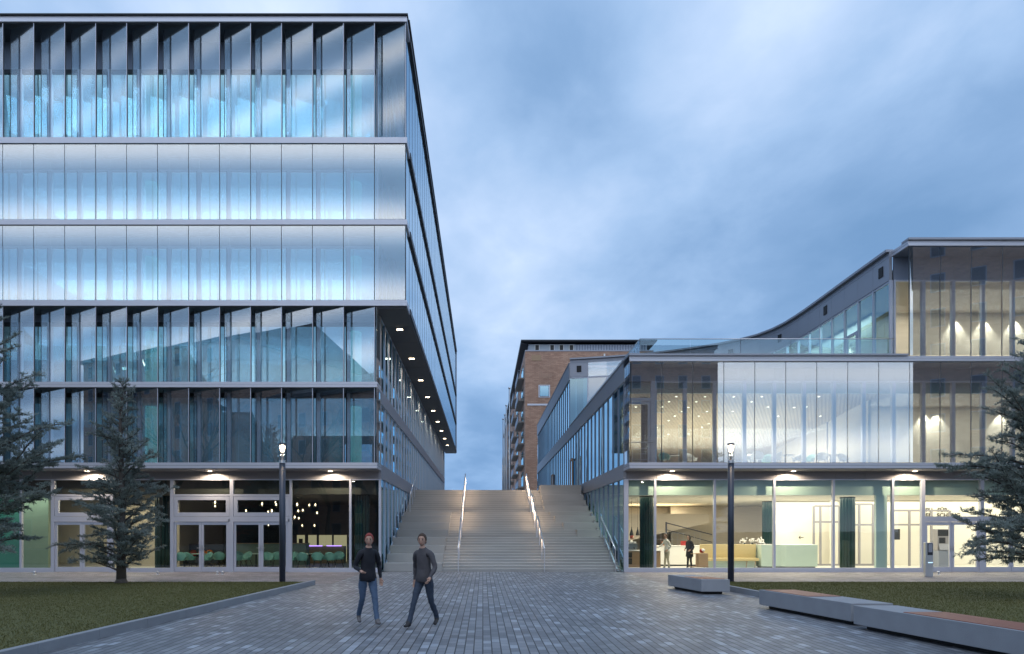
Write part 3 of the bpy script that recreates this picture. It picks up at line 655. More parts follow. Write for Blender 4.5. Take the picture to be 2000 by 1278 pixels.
# ---- ground floor front
GX = [-4.65, -6.03, -8.72, -11.41, -14.10, -16.79, -19.48, -20.90, -23.6, -26.3, -29.0]
P(MB().box(XL-0.09, XL+0.01, YG-0.04, YG+0.12, 0, 4.21), 'corner_post', 'frame', tall)
fx = XL-0.1
i = 0
while fx > XEND:
    P(MB().box(max(fx-MOD, XEND)+0.004, fx-0.004, YG-0.02, YG+0.10, 4.212, 4.55), 'fascia_panel', 'fascia', tall) if i < 14 else None
    fx -= MOD; i += 1
P(MB().box(XEND, fx+MOD*(i-14)+0 if False else -23.6, YG-0.02, YG+0.10, 4.212, 4.55), 'fascia_panel', 'fascia', tall)
def gf_window(xa, xb, parent, nmat, z1=4.21, z0=0.0):
    w_, h = xb-xa, z1
    f = MB().box(xa, xa+0.10, YG-0.02, YG+0.12, z0, z1).box(xa+0.10, xb, YG-0.02, YG+0.12, z0, z0+0.20).box(xa+0.10, xb, YG, YG+0.10, z1-0.05, z1)
    o = P(f, 'shop_window', 'frame', parent)
    P(MB().quad((xa+0.1,YG+0.05,z0+0.2),(xb,YG+0.05,z0+0.2),(xb,YG+0.05,z1-0.05),(xa+0.1,YG+0.05,z1-0.05)), 'pane', nmat, o); return o
def leaf(xa, xb, z1, parent, nmat, hinge):
    f = MB()
    f.box(xa, xa+0.10, YG+0.0, YG+0.07, 0.02, z1).box(xb-0.10, xb, YG+0.0, YG+0.07, 0.02, z1).box(xa+0.1, xb-0.1, YG+0.002, YG+0.068, 0.02, 0.24).box(xa+0.1, xb-0.1, YG+0.002, YG+0.068, z1-0.13, z1)
    o = P(f, 'door_leaf', 'frame', parent)
    P(MB().quad((xa+0.1,YG+0.035,0.24),(xb-0.1,YG+0.035,0.24),(xb-0.1,YG+0.035,z1-0.13),(xa+0.1,YG+0.035,z1-0.13)), 'pane', nmat, o)
    hx = xb-0.05 if hinge < 0 else xa+0.05
    P(MB().box(hx-0.02, hx+0.02, YG-0.014, YG+0.001, 0.98, 1.2).tube([(hx,YG-0.01,1.10),(hx,YG-0.06,1.10),(hx+0.12*(-hinge)*-1,YG-0.06,1.10)], 0.011, 8), 'handle', 'steel', o)
    return o
def gf_door(xa, xb, parent, nmat, transom=True):
    f = MB().box(xa, xa+0.16, YG-0.03, YG+0.12, 0, 4.21).box(xb-0.06, xb+0.0, YG-0.03, YG+0.12, 0, 2.40)
    f.box(xa+0.16, xb, YG-0.03, YG+0.12, 4.16, 4.21)
    f.box(xa+0.16, xb, YG-0.03, YG+0.12, 3.44, 3.52) if transom else None
    f.box(xa+0.16, xb, YG-0.03, YG+0.12, 2.28, 2.52)
    o = P(f, 'door', 'frame', parent)
    if transom:
        t = MB().box(xa+0.17, xb-0.01, YG-0.02, YG+0.08, 3.26, 3.43).box(xa+0.17, xb-0.01, YG-0.02, YG+0.08, 2.53, 2.70).box(xa+0.17, xa+0.34, YG-0.02, YG+0.08, 2.70, 3.26).box(xb-0.18, xb-0.01, YG-0.02, YG+0.08, 2.70, 3.26)
        P(t, 'transom_frame', 'frame', o)
    P(MB().quad((xa+.16,YG+.05,3.5),(xb,YG+.05,3.5),(xb,YG+.05,4.16),(xa+.16,YG+.05,4.16)).quad((xa+.16,YG+.05,2.5),(xb,YG+.05,2.5),(xb,YG+.05,3.45),(xa+.16,YG+.05,3.45)), 'transom_pane', nmat, o)
    xm = (xa+0.16+xb-0.06)/2
    leaf(xa+0.17, xm-0.006, 2.27, parent, nmat, -1); leaf(xm+0.006, xb-0.07, 2.27, parent, nmat, 1)
for b, a in zip(GX, GX[1:]):
    if abs(a+19.48) < .01 or abs(a+14.10) < .01 or abs(a+11.41) < .01: gf_door(a, b, tall, 'pane_g')
    else: gf_window(a, b, tall, 'pane_g')
# inside the ground floor
P(MB().box(XEND, XL-0.16, YG+0.13, 46, -0.1, 0.012), 'interior_floor', 'floor_in', tall)
P(MB().box(XEND, XL-0.3, YG+0.5, 46, 3.55, 4.5), 'interior_ceiling', 'darkwall', tall)
P(MB().box(-16.0, XL-0.3, 44.0, 44.2, 0, 3.55), 'interior_wall', 'navy', tall)
P(MB().box(-23.4, -16.0, 36.0, 36.2, 0, 3.55).box(-16.1, -16.0, 36.2, 44, 0, 3.55), 'interior_wall', 'taupe', tall)
P(MB().box(XEND, -22.1, 33.0, 33.2, 0, 3.55), 'interior_wall', 'green', tall)
P(MB().box(-22.1, -20.75, 32.6, 32.75, 0, 3.55), 'wall_panel', 'sage', tall)
for cx, cy in ((PX(707, 32.2), 32.2), (PX(318, 33), 33.0)):
    g = MB()
    for q in range(12):
        a = q*math.pi/6; g.tube([(cx+0.27*math.cos(a), cy+0.27*math.sin(a), 0.0), (cx+0.27*math.cos(a), cy+0.27*math.sin(a), 3.6)], 0.085, 8, cap=False)
    P(g, 'column', 'colm', tall)
# lamps under the canopy and under the overhang
def soffit_light(x, y, z, label, group, kind, aim=None, power=190, shape='round'):
    o = empty('soffit_light', (x, y, z), 0, label, 'ceiling light', group)
    if shape == 'round':
        MB().lathe([(0.17,0.0),(0.17,-0.025),(0.13,-0.03),(0.13,-0.012)], n=20).build('rim', 'steel', o)
        MB().lathe([(0.13,-0.014),(0.06,-0.035),(0.001,-0.038)], n=20).build('lens', 'lampwarm', o)
    else:
        MB().box(-0.17,0.17,-0.11,0.11,-0.02,0.0).build('rim', 'dark', o)
        MB().box(-0.14,0.14,-0.08,0.08,-0.028,-0.015).build('lens', 'lampwarm', o)
    light('soffit_lamp', 'SPOT', (x, y, z-0.05), power, (1.0, 0.80, 0.58), (x, y+(0.1 if shape == 'round' else 0), 0), 0.04, spot=168 if shape == 'round' else 150, blend=0.3)
    return o
for px, lb in ((170, 'round canopy light above the door behind the small cedar'), (410, 'round canopy light above the cafe doors'), (645, 'round canopy light nearest the stairs on the tall building')):
    soffit_light(PX(px, 30.3), 30.3, 4.545, lb, 'round lights under the canopy of the tall building', 0)
for i in range(9):
    y = 32.7+5.5*i
    soffit_light(-3.98, y, 11.535, ['nearest','second','third','fourth','fifth','sixth','seventh','eighth','farthest'][i] + ' square light under the dark overhang above the stairs', 'square lights under the overhang', 1, power=70, shape='square')
# ------------------------------------------------------------------ low glass building (right)
XR, XE = 6.37, 31.0
RX = [6.42 + MOD*k for k in range(19)]
low = empty('lobby_building', (XR, YF, 0), 0, 'low glass building with lit lobby, roof terrace and taller wing with a curving roof line', 'building')
def redge(z0, z1, x0, x1, name='floor_band', thick=1.2, proud=0.06):
    g = MB(); zm = z0+(z1-z0)*0.52; x = x0
    while x < x1-0.1:
        b = min(x+4*MOD, x1)
        g.box(x, b-0.006, YF-proud, YF+thick, z0, zm-0.008); g.box(x, b-0.006, YF-0.025, YF+thick-0.003, zm+0.008, z1); x += 4*MOD
    g.box(x0+0.01, x1, YF, YF+thick-0.01, zm-0.009, zm+0.009, 1)
    return P(g, name, ['alu', 'dark'], low)
redge(4.58, 4.83, XR-0.02, XE); redge(9.22, 9.45, XR-0.02, XE)
P(MB().box(XR-0.04, 18.40, YF-0.12, YF+0.4, 9.45, 9.53), 'terrace_coping', 'alu_side', low)
redge(14.22, 14.46, 18.42, XE, 'roof_edge'); P(MB().box(18.40, XE, YF-0.12, YF+0.4, 14.46, 14.55), 'roof_flashing', 'alu_side', low)
g = MB(); x = XR
while x < XE: g.box(x, min(x+2*MOD, XE)-0.006, YF+0.02, YG-0.03, 4.55, 4.576); x += 2*MOD
P(g, 'soffit', 'fascia', low)
P(MB().box(XR+0.1, XE, YF+0.02, YG-0.03, 9.19, 9.216), 'soffit', 'spandrel', low); P(MB().box(18.5, XE, YF+0.02, YG-0.03, 14.19, 14.216), 'soffit', 'spandrel', low)
# side toward the stairs
def rband(z0, z1, y0, y1, name='side_band', mat='alu_side'):
    g = MB(); y = y0
    while y < y1: g.box(XR-0.02, XR+0.12, y, min(y+5.37, y1)-0.006, z0, z1); y += 5.37
    return P(g, name, mat, low)
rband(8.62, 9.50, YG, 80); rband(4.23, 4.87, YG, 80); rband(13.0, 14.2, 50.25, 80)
P(MB().box(XR-0.02, XR+0.12, YF-0.02, YG-0.006, 9.20, 9.50), 'side_band', 'alu_side', low)
P(MB().box(XR-0.05, XR+0.2, YF-0.1, 50.2, 9.50, 9.55), 'side_coping', 'alu_side', low); P(MB().box(XR-0.05, XR+0.2, 50.2, 80, 14.2, 14.25), 'side_coping', 'alu_side', low)
side_windows([(4.87, 8.62), (0.0, 4.23)], XR, YG+0.1, 37, -1, low, 14, depth=0.07, mw=0.035, fm='spandrel')
side_windows([(9.50, 13.0)], XR, 50.4, 22, -1, low, 16, depth=0.07, mw=0.035, fm='spandrel')
P(MB().box(XR+0.5, XR+0.6, 36, 50.6, 4.9, 9.15).box(XR+0.5, XR+0.6, 50.605, 79, 4.9, 13.0), 'inner_side_wall', 'office', low)
for y, h in ((48.0, 2.5), (61.5, 2.5)):
    d = MB().box(XR-0.10, XR-0.03, y, y+0.14, ZP, ZP+h).box(XR-0.10, XR-0.03, y+1.1, y+1.24, ZP, ZP+h).box(XR-0.10, XR-0.03, y+0.14, y+1.1, ZP+h-0.14, ZP+h)
    o = P(d, 'door', 'oak', low); P(MB().quad((XR-0.06,y+.14,ZP),(XR-0.06,y+1.1,ZP),(XR-0.06,y+1.1,ZP+h-.14),(XR-0.06,y+.14,ZP+h-.14)), 'pane', 'pane_s', o)
# upper louvre skin and the windows behind
RL = {}; RW = {}
def rl(xh, z0, z1, key):
    if key not in RL: o = MB().box(0.018, W1, -0.009, 0.009, 0, z1-z0).build('glass_louvre', 'lou_r', low); RL[key] = o
    else: o = RL[key].copy(); COL.objects.link(o)
    o.location = (xh-XR, 0, z0)
def rwin(xa, z0, zh, key):
    if key not in RW:
        w_ = MOD; f = MB()
        f.box(0, 0.07, 0, 0.14, 0, zh-z0).box(w_-0.09, w_-0.001, 0, 0.14, 0, zh-z0).box(0.07, w_-0.09, 0.02, 0.12, 0, 0.08).box(0.07, w_-0.09, 0.02, 0.12, zh-z0-0.07, zh-z0)
        o = f.build('window', 'frame', low)
        MB().quad((0.07,0.07,0.08),(w_-0.09,0.07,0.08),(w_-0.09,0.07,zh-z0-0.07),(0.07,0.07,zh-z0-0.07)).build('pane', 'pane_r', o); RW[key] = o
    else: o = copy_tree(RW[key], low)
    o.location = (xa-XR, YG-0.1-YF, z0); return o
for lv, (z0, z1, zh) in enumerate(((4.83, 9.19, 8.62), (9.47, 14.19, 13.17))):
    xs = RX if lv == 0 else [x for x in RX if x > 18.3]
    ps = MB(); g = MB()
    for j, xh in enumerate(xs):
        rl(xh, z0+0.015, z1-0.015, lv); ps.box(xh-0.014, xh+0.014, YF+0.012, YF+0.05, z0, z1)
        if lv == 0 and j == 0:                                # a glazed balcony door in the first bay
            f = MB().box(xh-.02, xh+0.05, YG-0.1, YG+.04, z0, zh).box(xh+MOD-0.2, xh+MOD-.001, YG-0.1, YG+.04, z0, zh).box(xh+.05, xh+MOD-.2, YG-.08, YG+.02, 7.72, 7.86)
            f.box(xh+.06, xh+.16, YG-0.05, YG+.03, z0+.02, 7.70).box(xh+MOD-.32, xh+MOD-.21, YG-.05, YG+.03, z0+.02, 7.70).box(xh+.16, xh+MOD-.32, YG-.05, YG+.03, 7.58, 7.70)
            o = P(f, 'balcony_door', 'frame', low); P(MB().quad((xh+.05,YG,z0),(xh+MOD-.2,YG,z0),(xh+MOD-.2,YG,zh),(xh+.05,YG,zh)), 'pane', 'pane_r', o)
            b = MB().tube([(xh-.02, YG-.16, z0+1.02),(xh+MOD-.1, YG-.16, z0+1.02)], .018, 8)
            for q in (.25,.5,.75): b.tube([(xh, YG-.16, z0+q),(xh+MOD-.1, YG-.16, z0+q)], .006, 5)
            P(b, 'balcony_rail', 'steel', low)
        else: rwin(xh, z0, zh, lv)
        g.box(xh+.004, xh+MOD-.004, YG-.06, YG+.02, zh+.003, z1+0.02)
    P(ps, 'louvre_post', 'dark', low); P(g, 'spandrel_panel', 'spandrel', low)
P(MB().box(XR, XR+0.012, YF+0.02, YG-0.1, 4.84, 9.19), 'corner_glass', 'lou_r', low)
# ---- taller wing: facade along the terrace, straight, then curving back to the stair side
CP = [(18.42,30.75),(18.47,33.5),(18.55,36.5),(18.6,39.5),(18.45,42.0),(17.8,44.1),(16.3,45.9),(14.3,47.4),(12.0,48.6),(9.4,49.55),(6.42,50.25)]
def catmull(P_, n):
    out = []
    Q = [P_[0]] + P_ + [P_[-1]]
    for i in range(1, len(Q)-2):
        for k in range(n):
            t = k/n; a, b, c, d = (Vector(q) for q in Q[i-1:i+3])
            out.append(0.5*((2*b) + (c-a)*t + (2*a-5*b+4*c-d)*t*t + (3*b-a-3*c+d)*t**3))
    out.append(Vector(P_[-1])); return out
dense = catmull(CP, 16); acc = [0]
for a, b in zip(dense, dense[1:]): acc.append(acc[-1]+(b-a).length)
NS = round(acc[-1]/MOD); SEG = []
for i in range(NS+1):
    t = acc[-1]*i/NS; k = max(j for j in range(len(acc)) if acc[j] <= t+1e-6); k = min(k, len(dense)-2)
    SEG.append(tuple(dense[k]+(dense[k+1]-dense[k])*((t-acc[k])/(acc[k+1]-acc[k]))))
def at_px(px): return min(range(NS), key=lambda i: abs((SEG[i][0]+SEG[i+1][0])/2 - PX(px, (SEG[i][1]+SEG[i+1][1])/2)))
vents = {0: 1, at_px(1616): 1, at_px(1528): 1, at_px(1440): 1, at_px(1133): 1}
cap = MB()
for i in range(NS):
    p, q = SEG[i], SEG[i+1]; d = (Vector(q)-Vector(p)).normalized(); n_ = Vector((-d.y, d.x))
    e = 0.006; q2 = (q[0]-d.x*e, q[1]-d.y*e); p2 = (p[0]+d.x*e, p[1]+d.y*e)
    shiny = p[0] < 10.6 and p[0] > 8.0
    panel = P(MB().seg(p2, q2, 13.17, 14.20, 0.12, 0, -0.02), 'parapet_panel', 'lou' if shiny else 'alu_side', low)
    P(MB().seg(p2, q2, 14.21, 14.43, 0.12, 0, -0.02), 'parapet_trim', 'alu_side', low)
    cap.seg(p, q, 14.44, 14.55, 0.34, 0, -0.08)
    if i in vents:
        c = (Vector(p)+Vector(q))/2 + n_*0.10; h = 0.17
        P(MB().seg(tuple(c-d*h), tuple(c+d*h), 13.52, 13.98, 0.03), 'vent', 'black', panel)
    f = MB().seg(p, (p[0]+d.x*0.07, p[1]+d.y*0.07), 9.45, 13.165, 0.14, 0, -0.05).seg((p[0]+d.x*.07, p[1]+d.y*.07), q, 9.46, 9.58, 0.12, 0, -0.05).seg((p[0]+d.x*.07, p[1]+d.y*.07), q, 13.08, 13.16, 0.12, 0, -0.05)
    isdoor = i == 2
    if isdoor:
        f.seg((p[0]+d.x*.07, p[1]+d.y*.07), q, 11.6, 11.72, .1, 0, -.04)
        f.seg((p[0]+d.x*.12, p[1]+d.y*.12), (p[0]+d.x*.26, p[1]+d.y*.26), 9.58, 11.6, .12, 0, -.045).seg((q[0]-d.x*.16, q[1]-d.y*.16), (q[0]-d.x*.02, q[1]-d.y*.02), 9.58, 11.6, .12, 0, -.045)
    o = P(f, 'terrace_door' if isdoor else 'terrace_window', 'frame', low)
    a = Vector(p)+n_*0.02+d*0.07; b = Vector(q)+n_*0.02
    P(MB().quad((*a, 9.58), (*b, 9.58), (*b, 13.08), (*a, 13.08)), 'pane', 'pane_s' if not shiny else 'lou', o)
P(cap, 'parapet_cap', 'alu_side', low)
g = MB().box(19.3, XE, 31.0, 80, 14.0, 14.15).box(XR+0.3, 19.3, 51.2, 80, 14.0, 14.15)
for p, q in zip(SEG, SEG[1:]): g.quad((p[0]+.12,p[1]+.1,14.14),(q[0]+.12,q[1]+.1,14.14),(19.3,51.2,14.14),(19.3,51.2,14.14))
P(g, 'roof', 'roofdark', low)
P(MB().box(XR+0.2, 18.9, YF+0.3, 51, 9.2, 9.42), 'terrace_floor', 'concrete', low)
# terrace balustrade
bal = P(MB().tube([(7.0,46,10.42),(7.0,30.4,10.42),(18.0,30.4,10.42),(18.35,30.4,10.42)], 0.022, 8), 'balustrade', 'steel', low)
xx = 7.0
while xx < 18.2:
    b = min(xx+2.24, 18.35); P(MB().box(xx+.012, b-.012, 30.392, 30.408, 9.53, 10.40), 'balustrade_pane', 'balu', bal); xx += 2.24
yy = 30.45
while yy < 45: P(MB().box(6.992, 7.008, yy+.012, yy+2.2, 9.53, 10.40), 'balustrade_pane', 'balu', bal); yy += 2.24
v = empty('roof_vent', (9.95, 36.5, 9.42), 0, 'round brushed steel ventilation drum on the roof terrace behind the glass balustrade', 'roof vent')
MB().lathe([(0.40,0),(0.40,1.05)], n=28).build('drum', 'steel', v); MB().lathe([(0.001,1.06),(0.43,1.06),(0.43,1.14),(0.40,1.18),(0.001,1.19)], n=28).build('lid', 'alu', v)
MB().tube([(-.38,0,.35),(-.62,0,.35)], .14, 12).build('side_duct', 'dark', v)
# ---- ground floor front
GR = [6.47, 7.73, 10.42, 13.11, 15.78, 18.46, 19.79, 22.45, 25.14, 27.83, 30.5]
P(MB().box(XR, XR+0.13, YG-0.03, YG+0.12, 0, 4.21), 'corner_post', 'frame', low)
for a, b in zip(GR, GR[1:]):
    if abs(a-19.79) < .01 or abs(a-22.45) < .01: gf_door(a, b, low, 'pane_r', False)
    else: gf_window(a, b, low, 'pane_r')
x = XR+0.13
while x < XE: P(MB().box(x+.004, min(x+MOD, XE)-.004, YG-.02, YG+.10, 4.212, 4.55), 'fascia_panel', 'fascia', low); x += MOD
# ---- inside: lobby
P(MB().box(XR+0.1, XE, YG+.13, 47, -.1, .012), 'interior_floor', 'floor_in', low)
P(MB().box(XR+0.3, XE, YG+.45, 47, 3.52, 3.6), 'interior_ceiling', 'ceil_in', low)
P(MB().box(XR+0.3, XE, YG+.40, YG+.45, 3.50, 4.3), 'ceiling_upstand', 'voidg', low)
P(MB().box(XR+0.3, 13.6, 46.0, 46.2, 0, 3.5), 'interior_wall', 'taupe', low)
P(MB().box(15.9, 19.6, 38.0, 38.2, 0, 3.5), 'interior_wall', 'cream', low)
P(MB().box(18.9, XE, 37.0, 37.2, 0, 3.5), 'interior_wall', 'cream', low)
P(MB().box(17.95, 18.45, YG+.35, YG+.5, 0, 3.5), 'interior_wall', 'voidg', low)
P(MB().box(12.4, 21.0, 45.0, 45.2, 0, 3.5), 'interior_wall', 'beige', low)
w_ = MB()                       # sloping underside of the lecture hall
w_.prism([(8.6,41.0),(13.6,41.0),(13.6,46),(8.6,46)], 1.9, 2.9)
w_.v = [(a, b, c if c > 2.5 else 1.25+(a-8.6)*0.22) for a, b, c in w_.v]
P(w_, 'sloping_wall', 'taupe', low)
P(MB().tube([(10.9,40.5,2.35),(13.6,40.5,1.65)], .03, 8).tube([(10.9,40.5,1.95),(13.6,40.5,1.2)], .02, 8).box(10.85,10.92,40.45,40.55,0.9,2.4), 'stair_balustrade', 'navy', low)
for cx, cy, r in ((PX(1262.5, 32.6), 32.6, .31), (PX(1655, 33.4), 33.4, .33), (PX(1500, 38), 38.0, .30)):
    g = MB()
    for q in range(14):
        a = q*math.tau/14; g.tube([(cx+(r-.06)*math.cos(a), cy+(r-.06)*math.sin(a), 0.012), (cx+(r-.06)*math.cos(a), cy+(r-.06)*math.sin(a), 3.52)], .075, 8, cap=False)
    P(g, 'column', 'colm', low)
# glazed inner doors and draught lobby
def grid(x0, x1, y, z1, xs, zs, name='inner_glazing', mat='fascia'):
    g = MB()
    for q in [x0]+xs+[x1]: g.box(q-.05, q+.05, y, y+.08, 0, z1)
    for z in zs+[z1]: g.box(x0+.05, x1-.05, y+.002, y+.078, z-.05, z+.05)
    return P(g, name, mat, low)
grid(PX(1590,36.5), PX(1640,36.5), 36.5, 3.2, [PX(1603,36.5)], [2.35, .05]); grid(PX(1668,36.5), PX(1706,36.5), 36.5, 3.3, [PX(1679,36.5)], [2.2, .06])
grid(PX(1742,36.2), PX(1856,36.2), 36.2, 2.95, [PX(1777,36.2), PX(1820,36.2)], [2.2])
# ---- inside: first floor
P(MB().box(XR+0.1, XE, YG+.06, 50, 4.6, 4.86), 'interior_floor', 'floor_in', low)
M['lattice'] = brickmat('perforated_timber_ceiling', (0.60, 0.51, 0.38), (0.52, 0.44, 0.33), (0.25, 0.20, 0.14), 0.18, 0.18, 0.03, False, 0.7, 0, 0.1, dirt=0.1)
c = MB(); c.quad((XR+.3,YG+.5,8.2),(18.4,YG+.5,8.2),(18.4,48,6.4),(XR+.3,48,6.4)); P(c, 'interior_ceiling', 'lattice', low)
P(MB().box(XR+.3, XE, YG+.40, YG+.46, 8.15, 8.65), 'ceiling_upstand', 'voidg', low)
P(MB().box(XR+.3, 18.4, 47.5, 47.7, 4.86, 8.2), 'interior_wall', 'beige', low)
P(MB().box(XR+.25, XR+.3, YG+2, 47, 4.86, 8.2), 'interior_wall', 'beige', low)
P(MB().box(18.4, XE, 35.8, 36.0, 4.86, 8.6).box(18.3, 18.42, YG+1.6, 47, 4.86, 8.6), 'interior_wall', 'beige', low)
P(MB().box(18.42, XE, YG+.5, 35.8, 8.35, 8.45), 'interior_ceiling', 'taupe', low)
g = MB().lathe([(0.42,4.86),(0.25,8.1)], (PX(1657,35), 35, 0), 20); P(g, 'column', 'pole', low)
P(MB().box(PX(1676,36), PX(1728,36), 36.0, 36.12, 4.95, 6.75), 'wall_screen', 'spandrel', low); P(MB().box(PX(1660,36.2), 18.3, 36.2, 36.3, 4.86, 8.1), 'interior_wall', 'white', low)
g = MB()
for q in range(10):
    a = q*math.tau/10; g.tube([(PX(1262,32)+.14*math.cos(a), 32.2+.14*math.sin(a), 4.86), (PX(1262,32)+.14*math.cos(a), 32.2+.14*math.sin(a), 8.2)], .06, 8, cap=False)
P(g, 'column', 'colm', low)
# ---- inside: top wing
P(MB().box(18.7, XE, YG+.06, 50, 9.2, 9.46), 'interior_floor', 'floor_in', low)
P(MB().box(18.7, XE, YG+.5, 50, 13.3, 13.4), 'interior_ceiling', 'taupe', low)
P(MB().box(20.4, XE, 35.8, 36.0, 9.46, 13.3).box(20.4, 20.55, 36, 50, 9.46, 13.3), 'interior_wall', 'beige', low)
P(MB().prism([(18.9,45.5),(20.4,45.5),(20.4,50),(7.5,51),(7.5,50.9),(18.6,48)], 9.46, 13.3), 'interior_wall', 'office', low)
# lamps in the building
for px in (1873, 1930, 1990, 2045): light('wall_washer', 'SPOT', (PX(px,35.5), 35.52, 13.22), 500, (1, .90, .75), (PX(px,35.5), 35.62, 9.4), .03, spot=74, blend=.5)
for px in (1812, 1836, 1962): light('wall_washer', 'SPOT', (PX(px,35.5), 35.52, 8.30), 420, (1, .90, .75), (PX(px,35.5), 35.62, 5.2), .03, spot=74, blend=.5)
for y in (38, 41.5, 45): light('wall_washer', 'SPOT', (19.9, y, 12.7), 600, (1, .88, .7), (20.38, y, 9.4), .05, spot=60, blend=.5)
light('wall_washer', 'SPOT', (PX(1528,37.5), 37.5, 3.4), 90, (1, .88, .7), (PX(1528,37.5), 37.95, 1.0), .05, spot=60, blend=.5)
for x, w_ in ((10.0, 6.5), (16.5, 5.5), (24.5, 10)):
    light('lobby_light', 'AREA', (x, 35.5, 3.46), 420 if x < 20 else 680, (1.0, .88, .70), (x, 35.5, 0), w_, 7.0)
light('lobby_light', 'AREA', (11, 43.0, 3.46), 260, (1.0, .84, .6), (11, 43, 0), 4, 2.5)
light('restaurant_light', 'AREA', (12.4, 37.5, 6.9), 1000, (1.0, .89, .74), (12.4, 37.5, 4), 9, 8)
light('restaurant_light', 'AREA', (12.4, 37.5, 5.6), 450, (1.0, .89, .74), (12.4, 37.5, 9), 9, 8)
light('gallery_light', 'AREA', (24.5, 33.5, 8.3), 260, (1.0, .90, .76), (24.5, 33.5, 4), 10, 3); light('gallery_light', 'AREA', (25, 33.5, 13.2), 260, (1.0, .89, .74), (25, 33.5, 4), 10, 3)
light('wing_light', 'AREA', (19.6, 40, 13.2), 240, (.85, .95, .9), (19.6, 40, 4), 1.2, 9)
# round canopy lights
for px, lb in ((1313, 'round canopy light nearest the stairs on the low building'), (1550, 'round canopy light above the pale mint reception desk'), (1787, 'round canopy light above the info column')):
    soffit_light(PX(px, 30.3), 30.3, 4.545, lb, 'round lights under the canopy of the low building', 0)
# downlights in the sloping ceiling of the first floor
rr = random.Random(4); pts = []
for px, py in ((1242,794),(1321,773),(1307,784),(1377,774),(1360,784),(1293,794),(1345,795),(1332,803),(1318,812),(1306,821),(1381,803),(1365,812),(1384,827),(1433,773),(1488,773),(1599,774),(1431,803),(1551,795),(1468,784),(1500,794),(1345,847),(1305,848),(1371,834),(1283,834),(1428,848),(1520,812),(1575,794),(1602,812)):
    Y = 38.0
    for _ in range(20):
        zc = 8.2-(Y-YG-.5)*1.8/16.7; Y = min(47, max(31.8, F*(zc-EYE)/(VY-py)))
    pts.append((PX(px, Y), Y, 8.2-(Y-YG-.5)*1.8/16.7))
d0 = None
for p in pts:
    if d0 is None:
        d0 = empty('ceiling_light', p); MB().lathe([(.075,0),(.075,-.02),(.055,-.022)], n=12).build('rim', 'white', d0); MB().lathe([(.055,-.02),(.001,-.03)], n=12).build('lens', 'lampsmall', d0); o = d0
    else: o = copy_tree(d0)
    o.location = (p[0], p[1], p[2]-.01)
    tag(o, 'tiny warm downlight in the sloping timber ceiling of the upper restaurant', 'ceiling light', 'downlights in the upper restaurant ceiling')
